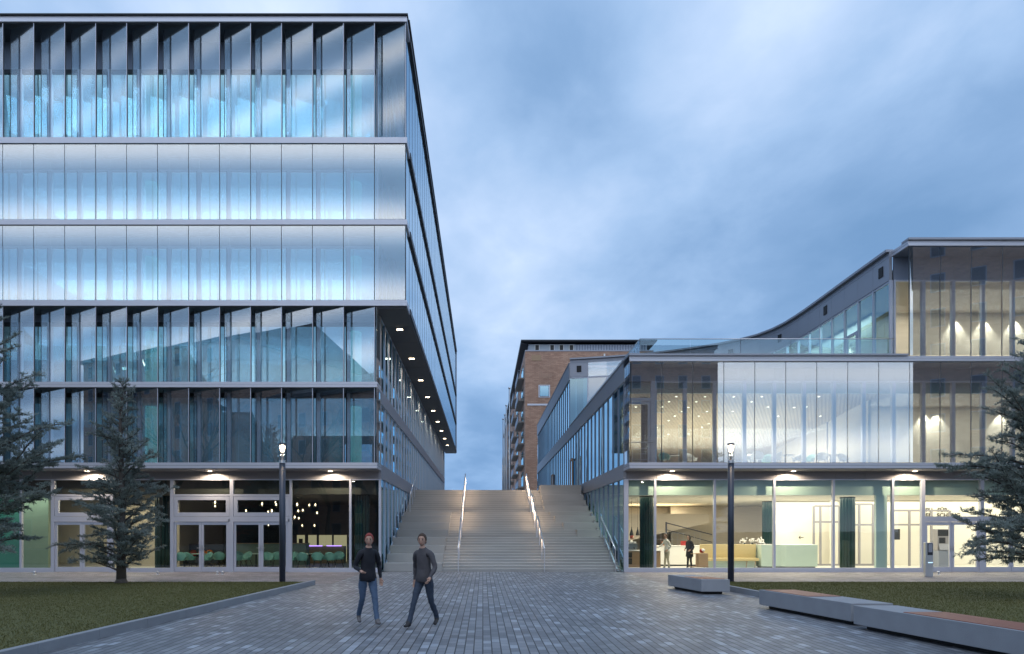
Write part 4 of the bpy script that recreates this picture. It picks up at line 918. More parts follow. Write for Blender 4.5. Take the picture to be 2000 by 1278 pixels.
# ------------------------------------------------------------------ cedars
def cedar(x, y, h, spread, seed, label, nb=64, dens=1.0, zmin=0.4):
    o = empty('cedar_tree', (x, y, 0.1), 0, label, 'tree', 'blue cedars on the lawns')
    rs = random.Random(seed); ns = np.random.RandomState(seed)
    tr = MB(); k = 9
    tp = [Vector((0.06*math.sin(i*1.3+seed)*(i/k), 0.05*math.cos(i*1.7+seed)*(i/k), h*i/k)) for i in range(k+1)]
    tr.tube(tp, [0.15*(1-i/k)**0.9*h/7+0.012 for i in range(k+1)], 10)
    tr.tube([(0,0,-0.05),(0,0,0.16)], [0.25*h/7, 0.15*h/7], 10)
    def trunk_at(z):
        t = max(0, min(k-1e-4, z/h*k)); i = int(t); return tp[i].lerp(tp[i+1], t-i)
    tuft_p = []; tuft_d = []
    def needles(a, b, step, jit):
        n = max(1, int((b-a).length/step))
        d = (b-a).normalized()
        for i in range(n):
            p = a.lerp(b, (i+rs.random())/n)
            tuft_p.append((p.x+rs.gauss(0, jit), p.y+rs.gauss(0, jit), p.z+abs(rs.gauss(0, jit))*0.8)); tuft_d.append((d.x, d.y, d.z+0.35))
    az = rs.random()*6.28
    for b in range(nb):
        t = (b+rs.random())/nb; z = zmin + (h-0.15-zmin)*t**1.05; u = z/h
        az += 2.4 + rs.uniform(-0.5, 0.5)
        prof = (1-u)**0.78*(0.62+0.55*math.sin(min(1, u*3.2)*math.pi/2))
        Lb = spread*prof*rs.uniform(0.5, 1.22) + 0.12
        pitch = math.radians(rs.uniform(6, 58) + 14*u)
        p = trunk_at(z); pts = [p.copy()]; n = 7
        a2 = az; pit = pitch
        for i in range(n):
            st = Lb/n; d = Vector((math.cos(a2)*math.cos(pit), math.sin(a2)*math.cos(pit), math.sin(pit)))
            p = p + d*st; pts.append(p.copy()); a2 += rs.uniform(-0.2, 0.2); pit += rs.uniform(-0.16, 0.12) - (0.04 if u < .6 else 0)
        r0 = 0.012 + 0.022*Lb/2.2
        tr.tube(pts, [r0*(1-i/(n+0.6))+0.003 for i in range(n+1)], 5, cap=False)
        needles(pts[2], pts[-1], 0.03/dens, 0.02)
        m = max(3, int(Lb/0.11))
        for q in range(m):
            s = 0.16 + 0.84*(q+rs.random()*0.8)/m; f = s*n; i = min(n-1, int(f)); c = pts[i].lerp(pts[i+1], f-i)
            dr = (pts[i+1]-pts[i]).normalized(); side = Vector((-dr.y, dr.x, 0)).normalized()*(1 if q % 2 else -1)
            ls = (0.13 + 0.42*Lb/2.0*(1-s*0.75))*rs.uniform(0.5, 1.25)
            dd = (dr*rs.uniform(0.35, 0.9) + side*rs.uniform(0.5, 1.0) + Vector((0,0,rs.uniform(-0.5, 0.5)))).normalized()
            mid = c + dd*ls*0.5 + Vector((0,0,rs.uniform(-.02,.03))); e = c + dd*ls + Vector((0,0,rs.uniform(-.05,.03)))
            tr.tube([c, mid, e], [0.006, 0.004, 0.002], 4, cap=False)
            needles(c, mid, 0.030/dens, 0.022); needles(mid, e, 0.026/dens, 0.018)
            if ls > 0.28:
                for w_ in (1, -1):
                    d2 = (dd + Vector((-dd.y, dd.x, 0))*w_*0.9).normalized(); e2 = mid + d2*ls*0.42 + Vector((0,0,rs.uniform(-.05,.03)))
                    tr.tube([mid, e2], [0.003, 0.002], 3, cap=False); needles(mid, e2, 0.024/dens, 0.012)
    tr.build('trunk', 'bark', o)
    Pn = np.array(tuft_p); Dn = np.array(tuft_d); N = len(Pn); Kn = 4
    Pn = np.repeat(Pn, Kn, 0); Dn = np.repeat(Dn, Kn, 0)
    dr = Dn*0.7 + ns.normal(size=Pn.shape)*0.75; dr[:, 2] += 0.25; dr /= np.linalg.norm(dr, axis=1, keepdims=True)
    sd = np.cross(dr, ns.normal(size=Pn.shape)); sd /= np.linalg.norm(sd, axis=1, keepdims=True)
    ln = (0.045+0.045*ns.rand(len(Pn)))[:, None]; wd = (0.006+0.006*ns.rand(len(Pn)))[:, None]
    V = np.stack([Pn-sd*wd, Pn+sd*wd, Pn+dr*ln+sd*wd*.4, Pn+dr*ln-sd*wd*.4], 1).reshape(-1, 3)
    clump = (np.sin(Pn[:, 0]*5+Pn[:, 2]*3.1)+np.sin(Pn[:, 1]*6-Pn[:, 2]*4.3)+ns.normal(size=len(Pn))*.8) > 0.2
    npmesh('crown', V, np.arange(len(V)).reshape(-1, 4), ['needle', 'needle2'], o, clump.astype(int))
    return o
cedar(PX(237, 23.1), 23.1, 6.95, 1.85, 3, 'small blue cedar standing on the lawn in front of the tall building', 112, 1.05, 0.30)
cedar(PX(-38, 18.3), 18.3, 8.5, 2.55, 8, 'larger dark cedar cut off by the frame edge beside the tall building', 100, 1.0, 1.1)
cedar(PX(2022, 17.4), 17.4, 6.9, 2.45, 21, 'dark cedar on the lawn of the lit lobby, cut off by the frame edge', 105, 1.0, 0.9)
# ------------------------------------------------------------------ people
M['skin'] = pbr('skin', (0.50, 0.30, 0.22), 0.55, 0, 0.05, 8); M['denim'] = pbr('blue_denim', (0.075, 0.12, 0.20), 0.85, 0, 0.25, 14, 0.3, 90)
M['denim2'] = pbr('dark_denim', (0.04, 0.055, 0.085), 0.85, 0, 0.25, 14, 0.3, 90)
M['jacketdk'] = pbr('near_black_jacket', (0.012, 0.013, 0.02), 0.75, 0, 0.3, 10, 0.3, 40); M['jacketgr'] = pbr('grey_brown_jacket', (0.085, 0.078, 0.085), 0.8, 0, 0.25, 10, 0.3, 40)
M['shirt'] = pbr('off_white_shirt', (0.62, 0.60, 0.54), 0.8, 0, 0.08, 8, 0.2, 30); M['chino'] = pbr('khaki_trousers', (0.42, 0.38, 0.29), 0.85, 0, 0.1, 8, .2, 30)
M['shoe'] = pbr('dark_shoes', (0.03, 0.028, 0.03), 0.6); M['shoeg'] = pbr('grey_trainers', (0.14, 0.13, 0.13), 0.6)
M['hairred'] = pbr('red_hair', (0.30, 0.045, 0.035), 0.7, 0, 0.3, 30, .4, 60, stretch=(1,1,.2)); M['hairbr'] = pbr('brown_hair', (0.07, 0.04, 0.025), 0.7, 0, 0.3, 30, .4, 60, stretch=(1,1,.2)); M['hairdk'] = pbr('dark_hair', (0.018, 0.014, 0.012), 0.7, 0, 0.3, 30, .4, 60)
M['eye'] = pbr('eye_dark', (0.02, 0.015, 0.012), 0.3); M['lip'] = pbr('lips', (0.36, 0.13, 0.11), 0.5)
def person(loc, rz, label, top, legs, shoe, hair, pose, longhair=False, coat=False, h=1.76):
    """pose: dict of joints: elbow/wrist/knee/ankle for l and r (x to the figure's left is +x when it faces -y)"""
    o = empty('person', loc, rz, label, 'person')
    V = []; Rr = []; E = []; MT = []
    def add(p, r, par=None, mt=0):
        V.append(Vector(p)); Rr.append(r if isinstance(r, tuple) else (r, r)); i = len(V)-1
        if par is not None: E.append((par, i)); MT.append(mt)
        return i
    lean = pose.get('lean', 0.0)
    pel = add((0, 0, .95), (.15, .11)); ab = add((0, -lean*.3, 1.08), (.145, .105), pel, 0); ch = add((0, -lean*.7, 1.28), (.165, .115), ab, 0)
    nb = add((0, -lean, 1.43), (.10, .085), ch, 0); nk = add((0, -lean-.012, 1.50), (.055, .058), nb, 2); hd = add((0, -lean-.03, 1.575), (.055, .06), nk, 2)
    for s, k in ((1, 'l'), (-1, 'r')):
        sh = add((s*.165, -lean*.9, 1.40), (.068, .07), nb, 0)
        el = add(pose['elbow_'+k], .048, sh, 0); wp = Vector(pose['wrist_'+k]); ep = Vector(pose['elbow_'+k])
        mid = add(ep.lerp(wp, .5), .043, el, 0); wr = add(wp, .030, mid, 0)
        d = (wp-ep).normalized(); pm = add(wp+d*.045, (.034, .022), wr, 2); pm2 = add(wp+d*.085, (.036, .020), pm, 2)
        cr = Vector(pose.get('palm_'+k, (0, 1, 0))); sdv = d.cross(cr).normalized(); cu = cr.normalized()
        for q, (off, ln) in enumerate(((-.027, .068), (-.009, .078), (.009, .073), (.027, .056))):
            b = wp+d*.095+sdv*off
            f1 = add(b, .0095, pm2, 2); f2 = add(b+d*ln*.5+cu*.012, .0085, f1, 2); add(b+d*ln*.8+cu*.04, .007, f2, 2)
        t1 = add(wp+d*.05-sdv*.040+cu*.01, .011, pm, 2); t2 = add(wp+d*.085-sdv*.052+cu*.022, .0095, t1, 2)
        hp = add((s*.088, 0, .89), (.098, .105), pel, 1)
        kn = Vector(pose['knee_'+k]); an = Vector(pose['ankle_'+k]); hpv = Vector((s*.088, 0, .89))
        th = add(hpv.lerp(kn, .5), .083, hp, 1); ki = add(kn, .060, th, 1); cf = add(kn.lerp(an, .35), .058, ki, 1); ai = add(an, .045, cf, 1)
        ft = Vector(pose.get('foot_'+k, (0, -1, 0))).normalized()
        he = add(an+Vector((0, .0, -.045))-ft*.035, .036, ai, 3); f1 = add(an+ft*.07+Vector((0,0,-.05)), (.044, .034), ai, 3); add(an+ft*.155+Vector((0,0,-.06+.0)), (.038, .024), f1, 3)
    me = bpy.data.meshes.new('body'); me.from_pydata([tuple(v) for v in V], E, []); ob = bpy.data.objects.new('body', me); COL.objects.link(ob)
    sk = ob.modifiers.new('Skin', 'SKIN'); sk.use_smooth_shade = True
    for i, r in enumerate(Rr): me.skin_vertices[0].data[i].radius = r
    for i in range(len(V)): me.skin_vertices[0].data[i].use_root = (i == 0)
    sb = ob.modifiers.new('Sub', 'SUBSURF'); sb.levels = 2; sb.render_levels = 2
    dg = bpy.context.evaluated_depsgraph_get(); ev = ob.evaluated_get(dg); m2 = bpy.data.meshes.new_from_object(ev)
    bpy.data.objects.remove(ob); bpy.data.meshes.remove(me)
    vs = [tuple(v.co) for v in m2.vertices]; fs = [tuple(p.vertices) for p in m2.polygons]; cs = [p.center.copy() for p in m2.polygons]
    mi = []
    for c in cs:
        best = 1e9; bm = 0
        for (a, b), mt in zip(E, MT):
            A, B = V[a], V[b]; ab_ = B-A; t = max(0, min(1, (c-A).dot(ab_)/max(1e-9, ab_.length_squared))); dd = (c-(A+ab_*t)).length - (Rr[a][0]*(1-t)+Rr[b][0]*t)
            if dd < best: best, bm = dd, mt
        if bm == 1 and c.z > .90: bm = 0
        if bm == 0 and c.z < .84 and abs(c.x) < .14: bm = 1
        mi.append(bm)
    bpy.data.meshes.remove(m2)
    from mathutils import noise as mn
    vn = [Vector() for _ in vs]
    for f_, c_ in zip(fs, cs):
        nn = (Vector(vs[f_[1]])-Vector(vs[f_[0]])).cross(Vector(vs[f_[2]])-Vector(vs[f_[0]]))
        for q in f_: vn[q] += nn
    soft = set(q for f_, k in zip(fs, mi) if k in (0, 1) for q in f_) - set(q for f_, k in zip(fs, mi) if k in (2, 3) for q in f_)
    for q in soft:                                  # folds in the cloth
        p_ = Vector(vs[q]); k_ = mn.noise(Vector((p_.x*9+loc[0], p_.y*9, p_.z*16)))*.011 + mn.noise(Vector((p_.x*22, p_.y*22, p_.z*30+loc[0])))*.005
        vs[q] = tuple(p_ + vn[q].normalized()*k_)
    mb = MB(); mb.v = vs; mb.f = fs; mb.m = mi; mb.s = [True]*len(fs)
    # head: skull with brow, nose, mouth, eyes and ears
    turn = math.radians(pose.get('head', 0)); hc = Vector((0, -lean-.045, 1.655)); i0 = len(mb.v)
    mb.ball((0,0,0), 1.0, 2, 22)
    for q in range(i0, len(mb.v)):
        a, b, c = mb.v[q]; wf = 1 - .22*max(0, -c)*(1 if b < .2 else .6)
        a2, b2, c2 = a*.076*wf, b*.096*(1-.10*max(0, -c)), c*.118
        if b < -.55 and abs(a) < .25 and -.45 < c < .15: b2 -= .018*(1-abs(a)/.25)*(1-abs(c+.2)/.4)
        if b < -.5 and -.9 < c < -.65 and abs(a) < .35: b2 -= .008
        mb.v[q] = (a2, b2, c2)
    for s in (1, -1):
        mb.ball((s*.030, -.082, .008), .0125, 5, 8); mb.ball((s*.076, .006, -.005), .030, 2, 10, (.35, .6, 1))
        mb.box(s*.030-.018, s*.030+.018, -.0955, -.085, .030, .037, 4)
    mb.ball((0, -.086, -.062), .021, 6, 10, (1, .45, .30))
    ct, st = math.cos(turn), math.sin(turn)
    for q in range(i0, len(mb.v)):
        a, b, c = mb.v[q]; mb.v[q] = (hc.x+a*ct-b*st, hc.y+a*st+b*ct, hc.z+c)
    bo = mb.build('body', [top, legs, 'skin', shoe, hair, 'eye', 'lip'], o)
    hm = MB().ball((0,0,0), 1.0, 0, 20)
    rs = random.Random(label)
    nv = []
    for a, b, c in hm.v:
        k = 1 + rs.uniform(-.03, .05)
        if longhair and b > -.15: z = c*.132 if c > 0 else c*.25
        else: z = max(c*.130, -.02 if b < .1 else -.075)
        y_ = b*.110+.012; x_ = a*.088
        if b < -.35 and c < .42: y_ = -.05; z = max(z, .055)
        if longhair and c < 0: x_ *= 1.15
        nv.append((x_*k, y_*k, z*k))
    hm.v = [(hc.x+a*ct-b*st, hc.y+a*st+b*ct, hc.z+c+.008) for a, b, c in nv]
    hm.build('hair', hair, o)
    if coat:
        c = MB().lathe([(.150,1.36),(.172,1.22),(.165,1.05),(.19,.90),(.215,.66),(.205,.64)], (0,-lean*.4,0), 22); i1 = 0
        c.v = [(a, b*.78, z) for a, b, z in c.v]; c.build('coat', top, o)
        MB().ball((0, .15, 1.16), .17, 0, 14, (.85, .62, 1.25)).build('backpack', top, o)
    else:
        c = MB().lathe([(.150,1.10),(.158,.98),(.168,.86),(.160,.855),(.150,.95)], (0,-lean*.3,0), 22)
        c.v = [(a, b*.80, z) for a, b, z in c.v]; c.build('jacket_hem', top, o)
    o.scale = (h/1.775,)*3
    return o
walk1 = dict(elbow_l=(.26,.08,1.14), wrist_l=(.27,.02,.90), elbow_r=(-.25,.02,1.13), wrist_r=(-.20,-.23,1.06), palm_l=(-.4,-1,0), palm_r=(.4,.2,1),
             knee_l=(.10,-.16,.50), ankle_l=(.10,-.30,.11), foot_l=(.05,-1,0.12), knee_r=(-.09,.06,.50), ankle_r=(-.09,.34,.16), foot_r=(-.05,-1,-.55), lean=.05, head=-20)
walk2 = dict(elbow_l=(.27,-.06,1.14), wrist_l=(.25,-.24,.95), elbow_r=(-.27,.13,1.14), wrist_r=(-.27,.10,.88), palm_l=(-1,0,.3), palm_r=(.4,-1,0),
             knee_l=(.10,.08,.49), ankle_l=(.12,.30,.14), foot_l=(.1,-1,-.4), knee_r=(-.11,-.20,.51), ankle_r=(-.13,-.36,.10), foot_r=(-.1,-1,.1), lean=.05, head=15)
person((PX(718,13.55), 13.55, 0), math.radians(26), 'person with red hair in a black jacket and blue jeans walking across the paving', 'jacketdk', 'denim', 'shoeg', 'hairred', walk1, h=1.80)
person((PX(829,13.3), 13.3, 0), math.radians(-24), 'person in a grey brown jacket and dark jeans striding across the paving before the stairs', 'jacketgr', 'denim2', 'shoe', 'hairbr', walk2, h=1.80)
stand = dict(elbow_l=(.24,.08,1.13), wrist_l=(.17,-.06,.98), elbow_r=(-.22,-.18,1.18), wrist_r=(-.16,-.44,1.10), palm_l=(-1,-.3,0), palm_r=(.2,0,-1),
             knee_l=(.11,-.02,.50), ankle_l=(.13,.04,.09), knee_r=(-.11,-.04,.50), ankle_r=(-.12,-.08,.09), lean=.05, head=8)
stand2 = dict(elbow_l=(.25,.04,1.13), wrist_l=(.20,-.16,1.0), elbow_r=(-.25,.04,1.13), wrist_r=(-.16,-.18,1.02), palm_l=(-1,0,.3), palm_r=(1,0,.3),
             knee_l=(.09,-.02,.50), ankle_l=(.10,.03,.09), knee_r=(-.09,-.03,.50), ankle_r=(-.10,-.05,.09), lean=.03, head=0)
person((PX(1303,33.3), 33.3, .012), math.radians(-75), 'person in an off white shirt and khaki trousers reaching over the lobby counter', 'shirt', 'chino', 'shoe', 'hairbr', stand, h=1.72)
person((PX(1347,33.3), 33.3, .012), math.radians(-60), 'person in a long black coat with dark hair waiting in the lobby', 'jacketdk', 'jacketdk', 'shoe', 'hairdk', stand2, True, True, h=1.66)
person((PX(1232,34.9), 34.9, .012), math.radians(80), 'person in a white top behind the oak counter, half hidden by it', 'shirt', 'navy', 'shoe', 'hairred', stand2, h=1.64)
# ------------------------------------------------------------------ lobby furniture
c = empty('counter', (7.9, 33.9, .012), 0, 'oak service counter in the lobby behind the green column', 'counter')
MB().box(-1.0,.86,-.28,.30,.06,.86).build('body', 'oak', c); bev(MB().box(-1.04,.90,-.32,.34,.862,.90).build('worktop', 'white', c), .006); MB().box(-.92,-.55,-.30,-.279,.55,.80).box(-.92,-.55,-.30,-.279,.22,.5).build('open_shelf', 'darkwall', c)
mch = empty('coffee_machine', (7.35, 33.95, .914), 0, 'steel coffee machine with cups on the oak counter', 'coffee machine')
MB().box(-.3,.3,-.2,.2,.10,.34).box(-.28,.28,-.1,.2,0,.10).build('body', 'steel', mch); MB().tube([(-.15,-.2,.14),(-.15,-.3,.10)],.02,8).tube([(.12,-.2,.14),(.12,-.3,.10)],.02,8).build('portafilter', 'black', mch)
mm = MB()
for q in range(8): mm.lathe([(.03,.342),(.04,.42),(.001,.421)], (-.24+.07*q, .02*(q % 3), 0), 10)
mm.build('cups', 'white', mch)
for i, px in enumerate((1233.5, 1245.5)):
    X = PX(px, 34.2)
    p = empty('pendant_lamp', (X, 34.2, 1.64), 0, ['black cone pendant lamp in the lobby, closer to the corner of the building', 'black cone pendant lamp in the lobby, closer to the green column'][i], 'pendant lamp', 'black cone pendants over the oak counter')
    MB().lathe([(.11,0),(.045,.27),(.02,.34),(.02,.42),(.001,.42)], n=16).build('shade', 'black', p); MB().tube([(0,0,.42),(0,0,1.87)],.006,5).build('cord', 'black', p); MB().ball((0,0,.08),.035,0,8).build('bulb', 'lampsmall', p)
c = empty('back_counter', (10.5, 36.4, .012), 0, 'long white back counter along the lobby behind the two visitors', 'counter')
MB().box(-1.3,1.25,-.3,.3,.08,1.04).build('body', 'white', c); bev(MB().box(-1.33,1.28,-.33,.33,1.042,1.08).build('worktop', 'white', c), .006); MB().box(-1.25,1.2,-.25,.25,0,.08).build('plinth', 'dark', c)
g = MB()
for q in range(9): g.box(-1.25+q*.3,-1.235+q*.3,.22,.235,1.08,1.75)
g.box(-1.25,1.165,.22,.235,1.40,1.415); g.box(-1.25,1.165,.22,.235,1.74,1.755); g.build('wire_shelf', 'steel', c)
for i, (dx, col, lb) in enumerate(((-.75,'orange','orange basket on the white back counter'),(.2,'red','red box on the white back counter'))):
    p = empty('basket' if i == 0 else 'box', (10.5+dx, 36.35, 1.092), 0, lb, 'basket' if i == 0 else 'box')
    MB().lathe([(.001,0),(.16,0),(.22,.20),(.20,.20),(.15,.02)], n=14).build('shell', col, p) if i == 0 else bev(MB().box(-.14,.14,-.1,.1,0,.24).build('carton', col, p), .01)
t = empty('trolley', (PX(1368,33.2), 33.2, .012), 0, 'low oak serving trolley on castors beside the person in black', 'trolley')
bev(MB().box(-.16,.30,-.25,.25,.14,.78).build('body', 'oak', t), .008); MB().box(-.5,.32,-.27,.27,.10,.138).box(-.5,-.16,-.25,.25,.74,.765).build('shelf', 'oak', t)
for sx, sy in ((-.42,-.2),(-.42,.2),(.26,-.2),(.26,.2)): MB().tube([(sx-.015,sy,.05),(sx+.015,sy,.05)],.048,12).build('castor', 'black', t)
p = empty('helmet', (PX(1372,33.2)-.02, 33.2, .80), 0, 'red and white bundle lying on top of the oak trolley', 'bag'); MB().ball((0,0,.10),.13,0,12,(1,.9,.8)).build('shell', 'red', p); MB().ball((.03,-.05,.13),.10,0,12,(1,.9,.8)).build('lining', 'white', p)
p.name = 'cloth_bag'
b = empty('bench_seat', (12.4, 34.3, .012), 0, 'long yellow upholstered bench with a high back in the lobby', 'bench')
bev(MB().box(-1.42,1.40,.18,.30,.06,1.18).build('backrest', 'yellow', b), .02); bev(MB().box(-1.40,1.36,-.32,.178,.36,.50).build('seat', 'yellow', b), .02); MB().box(-1.36,1.3,-.1,.17,.0,.36).build('plinth', 'mintdesk', b)
for sx in (.72, 1.15): MB().tube([(sx,-.28,0),(sx+.06,-.26,.36)],.018,8).tube([(sx+.12,.1,0),(sx+.06,-.1,.36)],.018,8).build('leg', 'oak', b)
r = empty('reception_desk', (15.2, 34.3, .012), 0, 'pale mint reception desk in the lit lobby', 'desk')
bev(MB().prism([(-1.32,-.3),(-.35,-.3),(-.15,-.42),(1.42,-.42),(1.42,.38),(-1.32,.38)], .08, 1.16).build('body', 'mintdesk', r), .01); MB().prism([(-1.28,-.24),(1.36,-.3),(1.36,.3),(-1.28,.3)], 0, .08).build('plinth', 'dark', r); MB().box(-1.33,1.43,-.30,.385,1.163,1.185).build('top', 'white', r)
fl = rr = random.Random(9)
for i in range(3):
    p = empty('flower_vase', (13.3+.42*i, 34.75, 1.0), 0, ['white flower bouquet at the yellow end of the bench','white flower bouquet, middle one behind the yellow bench','white flower bouquet nearest the reception desk'][i], 'flowers', 'bouquets behind the yellow bench')
    MB().lathe([(.001,0),(.05,0),(.07,.16),(.05,.24),(.06,.25)], n=12).build('vase', 'colm', p); q = MB()
    for k in range(26): q.ball((rr.gauss(0,.09), rr.gauss(0,.07), .36+rr.gauss(0,.07)), .035, 0, 6)
    q.build('blossoms', 'white', p)
tb = empty('sideboard', (13.7, 34.85, .012), 0, 'low white sideboard behind the yellow bench, flowers on top', 'sideboard'); bev(MB().box(-.85,.9,-.2,.2,.05,.97).build('body', 'white', tb), .006); MB().box(-.86,.91,-.21,.21,.971,.985).build('top', 'oak', tb)
# arrow and wall lettering
def flat(pts, y, t=.012): 
    m_ = MB(); n = len(pts); m_.v = [(a, y, z) for a, z in pts] + [(a, y-t, z) for a, z in pts]
    m_.f = [tuple(range(n)), tuple(reversed(range(n, 2*n)))] + [(i, (i+1) % n, n+(i+1) % n, n+i) for i in range(n)]; m_.m = [0]*len(m_.f); m_.s = [False]*len(m_.f); return m_
ax, az = PX(1565, 37.98), PZ(1050, 37.98)
a = MB()
for f in (flat([(ax-.12,az-.014),(ax+.13,az-.014),(ax+.13,az+.014),(ax-.12,az+.014)], 37.985), flat([(ax-.15,az),(ax-.05,az+.10),(ax-.03,az+.08),(ax-.11,az)], 37.984), flat([(ax-.15,az),(ax-.11,az),(ax-.03,az-.08),(ax-.05,az-.10)], 37.983)):
    i = len(a.v); a.v += f.v; a.f += [tuple(i+k for k in q) for q in f.f]; a.m += f.m; a.s += f.s
tag(a.build('arrow_sign', 'black'), 'black arrow pointing left on the white lobby wall', 'sign')
def text(body, x, z, y, size, parent, name='lettering'):
    cu = bpy.data.curves.new(name, 'FONT'); cu.body = body; cu.size = size; cu.extrude = .005; cu.space_character = 1.05; cu.offset = 0.006
    o = bpy.data.objects.new(name, cu); COL.objects.link(o); cu.materials.append(M['darkwall']); o.location = (x, y, z); o.rotation_euler = (math.pi/2, 0, 0); o.parent = parent
    dg = bpy.context.evaluated_depsgraph_get(); m2 = bpy.data.meshes.new_from_object(o.evaluated_get(dg)); q = bpy.data.objects.new(name, m2); COL.objects.link(q)
    q.location = o.location; q.rotation_euler = o.rotation_euler; q.parent = parent; bpy.data.objects.remove(o); bpy.data.curves.remove(cu); return q
sg = empty('wall_sign', (24.0, 36.98, 2.6), 0, 'dark lettering in two lines on the white wall above the lobby doors', 'sign')
for body, px, py in (('PU', 1808, 1000), ('FÜR', 1831, 1000), ('EN', 1808, 1010), ('SCHUNG', 1830, 1010)):
    text(body, PX(px, 36.98)-24.0, PZ(py, 36.98)-2.6, 0, .30, sg)
m_ = empty('wall_monitor', (PX(1750.5,35.9), 35.9, PZ(1044,35.9)), 0, 'small black wall monitor in the lobby beside the glazed doors', 'monitor'); bev(MB().box(-.19,.19,-.03,.03,-.28,.28).build('casing', 'black', m_), .02); MB().box(-.17,.17,-.034,-.031,-.25,.25).build('screen', 'dark', m_); MB().box(-.03,.03,.03,.34,-.03,.03).build('bracket', 'steel', m_)
at = empty('cash_machine', (PX(1840,34.5), 34.5, .012), 0, 'grey self service terminal with slanted panel behind the glass doors', 'terminal')
bev(MB().box(-.30,.30,-.2,.3,0,.86).build('body', 'spandrel', at), .01); bev(MB().prism([(-.3,-.1),(.3,-.1),(.3,.3),(-.3,.3)],.862,1.95).build('upper_case', 'fascia', at), .01)
MB().quad((-.24,-.19,.90),(.24,-.19,.90),(.24,-.11,1.20),(-.24,-.11,1.20)).build('keypad_panel', 'alu_side', at); MB().box(-.22,.10,-.106,-.101,1.24,1.52).build('screen', 'dark', at); MB().box(-.28,.28,-.108,-.101,1.60,1.92).build('header_panel', 'dark', at); MB().box(.14,.22,-.125,-.101,1.02,1.08).build('indicator_lamp', 'exit', at)
ic = empty('info_column', (PX(1813,27.7), 27.7, .004), 0, 'slim steel information column standing on the pavement before the glass doors', 'info column')
bev(MB().box(-.155,.155,-.07,.07,0,1.39).build('body', 'steel', ic), .006); MB().box(-.075,.135,-.078,-.071,.88,1.36).build('display', 'dark', ic); MB().box(-.045,.11,-.084,-.079,1.0,1.34).build('notice', 'alu_side', ic); MB().box(-.05,.13,-.08,-.071,.56,.60).build('light_slot', 'screen', ic); MB().lathe([(.03,0),(.001,.004)],(0.03,-.082,.80),10).build('button', 'steel', ic)
for px, py, lb in ((67.5,1123,'steel ball door stop on the pavement, on the cedar side far from the stairs'),(308,1123,'steel ball door stop just right of the small cedar trunk'),(424.5,1123,'left one of the paired steel ball door stops before the cafe doors'),(434.5,1123,'right one of the paired steel ball door stops before the cafe doors'),(1833,1123,'steel ball door stop beside the info column')):
    o = empty('door_stop', (PX(px,29.1), 29.1, .004), 0, lb, 'door stop', 'steel door stops on the pavement'); MB().lathe([(.07,0),(.07,.015),(.02,.02),(.02,.06)], n=12).build('base', 'steel', o); MB().ball((0,0,.10),.062,0,12).build('ball', 'steel', o)
# ------------------------------------------------------------------ cafe in the tall building
def shell_chair(mat, label, group, loc, rz):
    o = empty('shell_chair', loc, rz, label, 'chair', group)
    m_ = MB(); n = 14; rows = 6; v = []
    for j in range(rows):
        t = j/(rows-1); 
        for i in range(n+1):
            a = math.radians(-35 + 250*i/n); back = max(0, math.sin(a)); r = .17 + .10*t**.6
            v.append((r*math.cos(a)*1.08, r*math.sin(a)+.0, .44 + t*(.16+.24*back)))
    m_.v = v + [(q[0]*.94, q[1]*.94, q[2]+.004) for q in v]; off = len(v)
    for j in range(rows-1):
        for i in range(n):
            a = j*(n+1)+i; m_.f.append((a, a+1, a+n+2, a+n+1)); m_.f.append((off+a+n+1, off+a+n+2, off+a+1, off+a))
    for i in range(n): a = (rows-1)*(n+1)+i; m_.f.append((a, a+1, off+a+1, off+a))
    m_.m = [0]*len(m_.f); m_.s = [True]*len(m_.f)
    m_.lathe([(.001,.425),(.17,.43),(.23,.45),(.24,.465),(.001,.455)], n=18)
    m_.build('seat_shell', mat, o)
    for sx in (-1, 1):
        for sy in (-1, 1): MB().tube([(sx*.12,sy*.12,.43),(sx*.24,sy*.24,0)],.014,6).build('leg', 'darkwall', o)
    return o
def table(loc, label, group, mat='mint', r=.38):
    o = empty('cafe_table', loc, 0, label, 'table', group)
    MB().lathe([(.001,.70),(r-.02,.70),(r,.715),(r,.73),(.001,.735)], n=22).build('table_top', mat, o); MB().lathe([(.22,0),(.22,.015),(.03,.03),(.03,.70)], n=14).build('leg', 'dark', o); return o
c0 = None
for i, (px, Y, a) in enumerate(((352,32.6,20),(372,33.3,150),(404,33.0,-30),(428,33.6,200),(416,34.6,80),(463,32.9,160),(481,33.7,-20),(470,34.5,60),(524,33.1,30),(541,33.9,200),(571,33.2,-20),(590,32.8,190),(620,33.0,20),(646,33.2,170),(634,34.2,100),(662,34.0,10))):
    L_ = (PX(px, Y), Y, .012)
    lb = 'mint shell chair in the dim cafe, ' + ['nearest the small cedar','second from the small cedar','third from the small cedar','before the orange sofa','behind the others before the orange sofa','beside the first middle table','second at the middle table','at the back of the middle table','left of the lamp post','right behind the lamp post','first right of the lamp post','second right of the lamp post','third right of the lamp post','second from the corner column','behind the pair near the corner column','nearest the corner column'][i]
    if c0 is None: c0 = o = shell_chair('mint', lb, 'mint chairs in the cafe', L_, math.radians(a))
    else: o = copy_tree(c0); o.location = L_; o.rotation_euler[2] = math.radians(a); o['label'] = lb
for px, Y, lb in ((390,33.9,'round cafe table among the mint chairs nearest the cedar'),(500,34.2,'round cafe table among the mint chairs left of the lamp post'),(605,34.0,'round cafe table among the mint chairs right of the lamp post')): table((PX(px,Y),Y,.012), lb, 'round cafe tables', 'mintdesk')
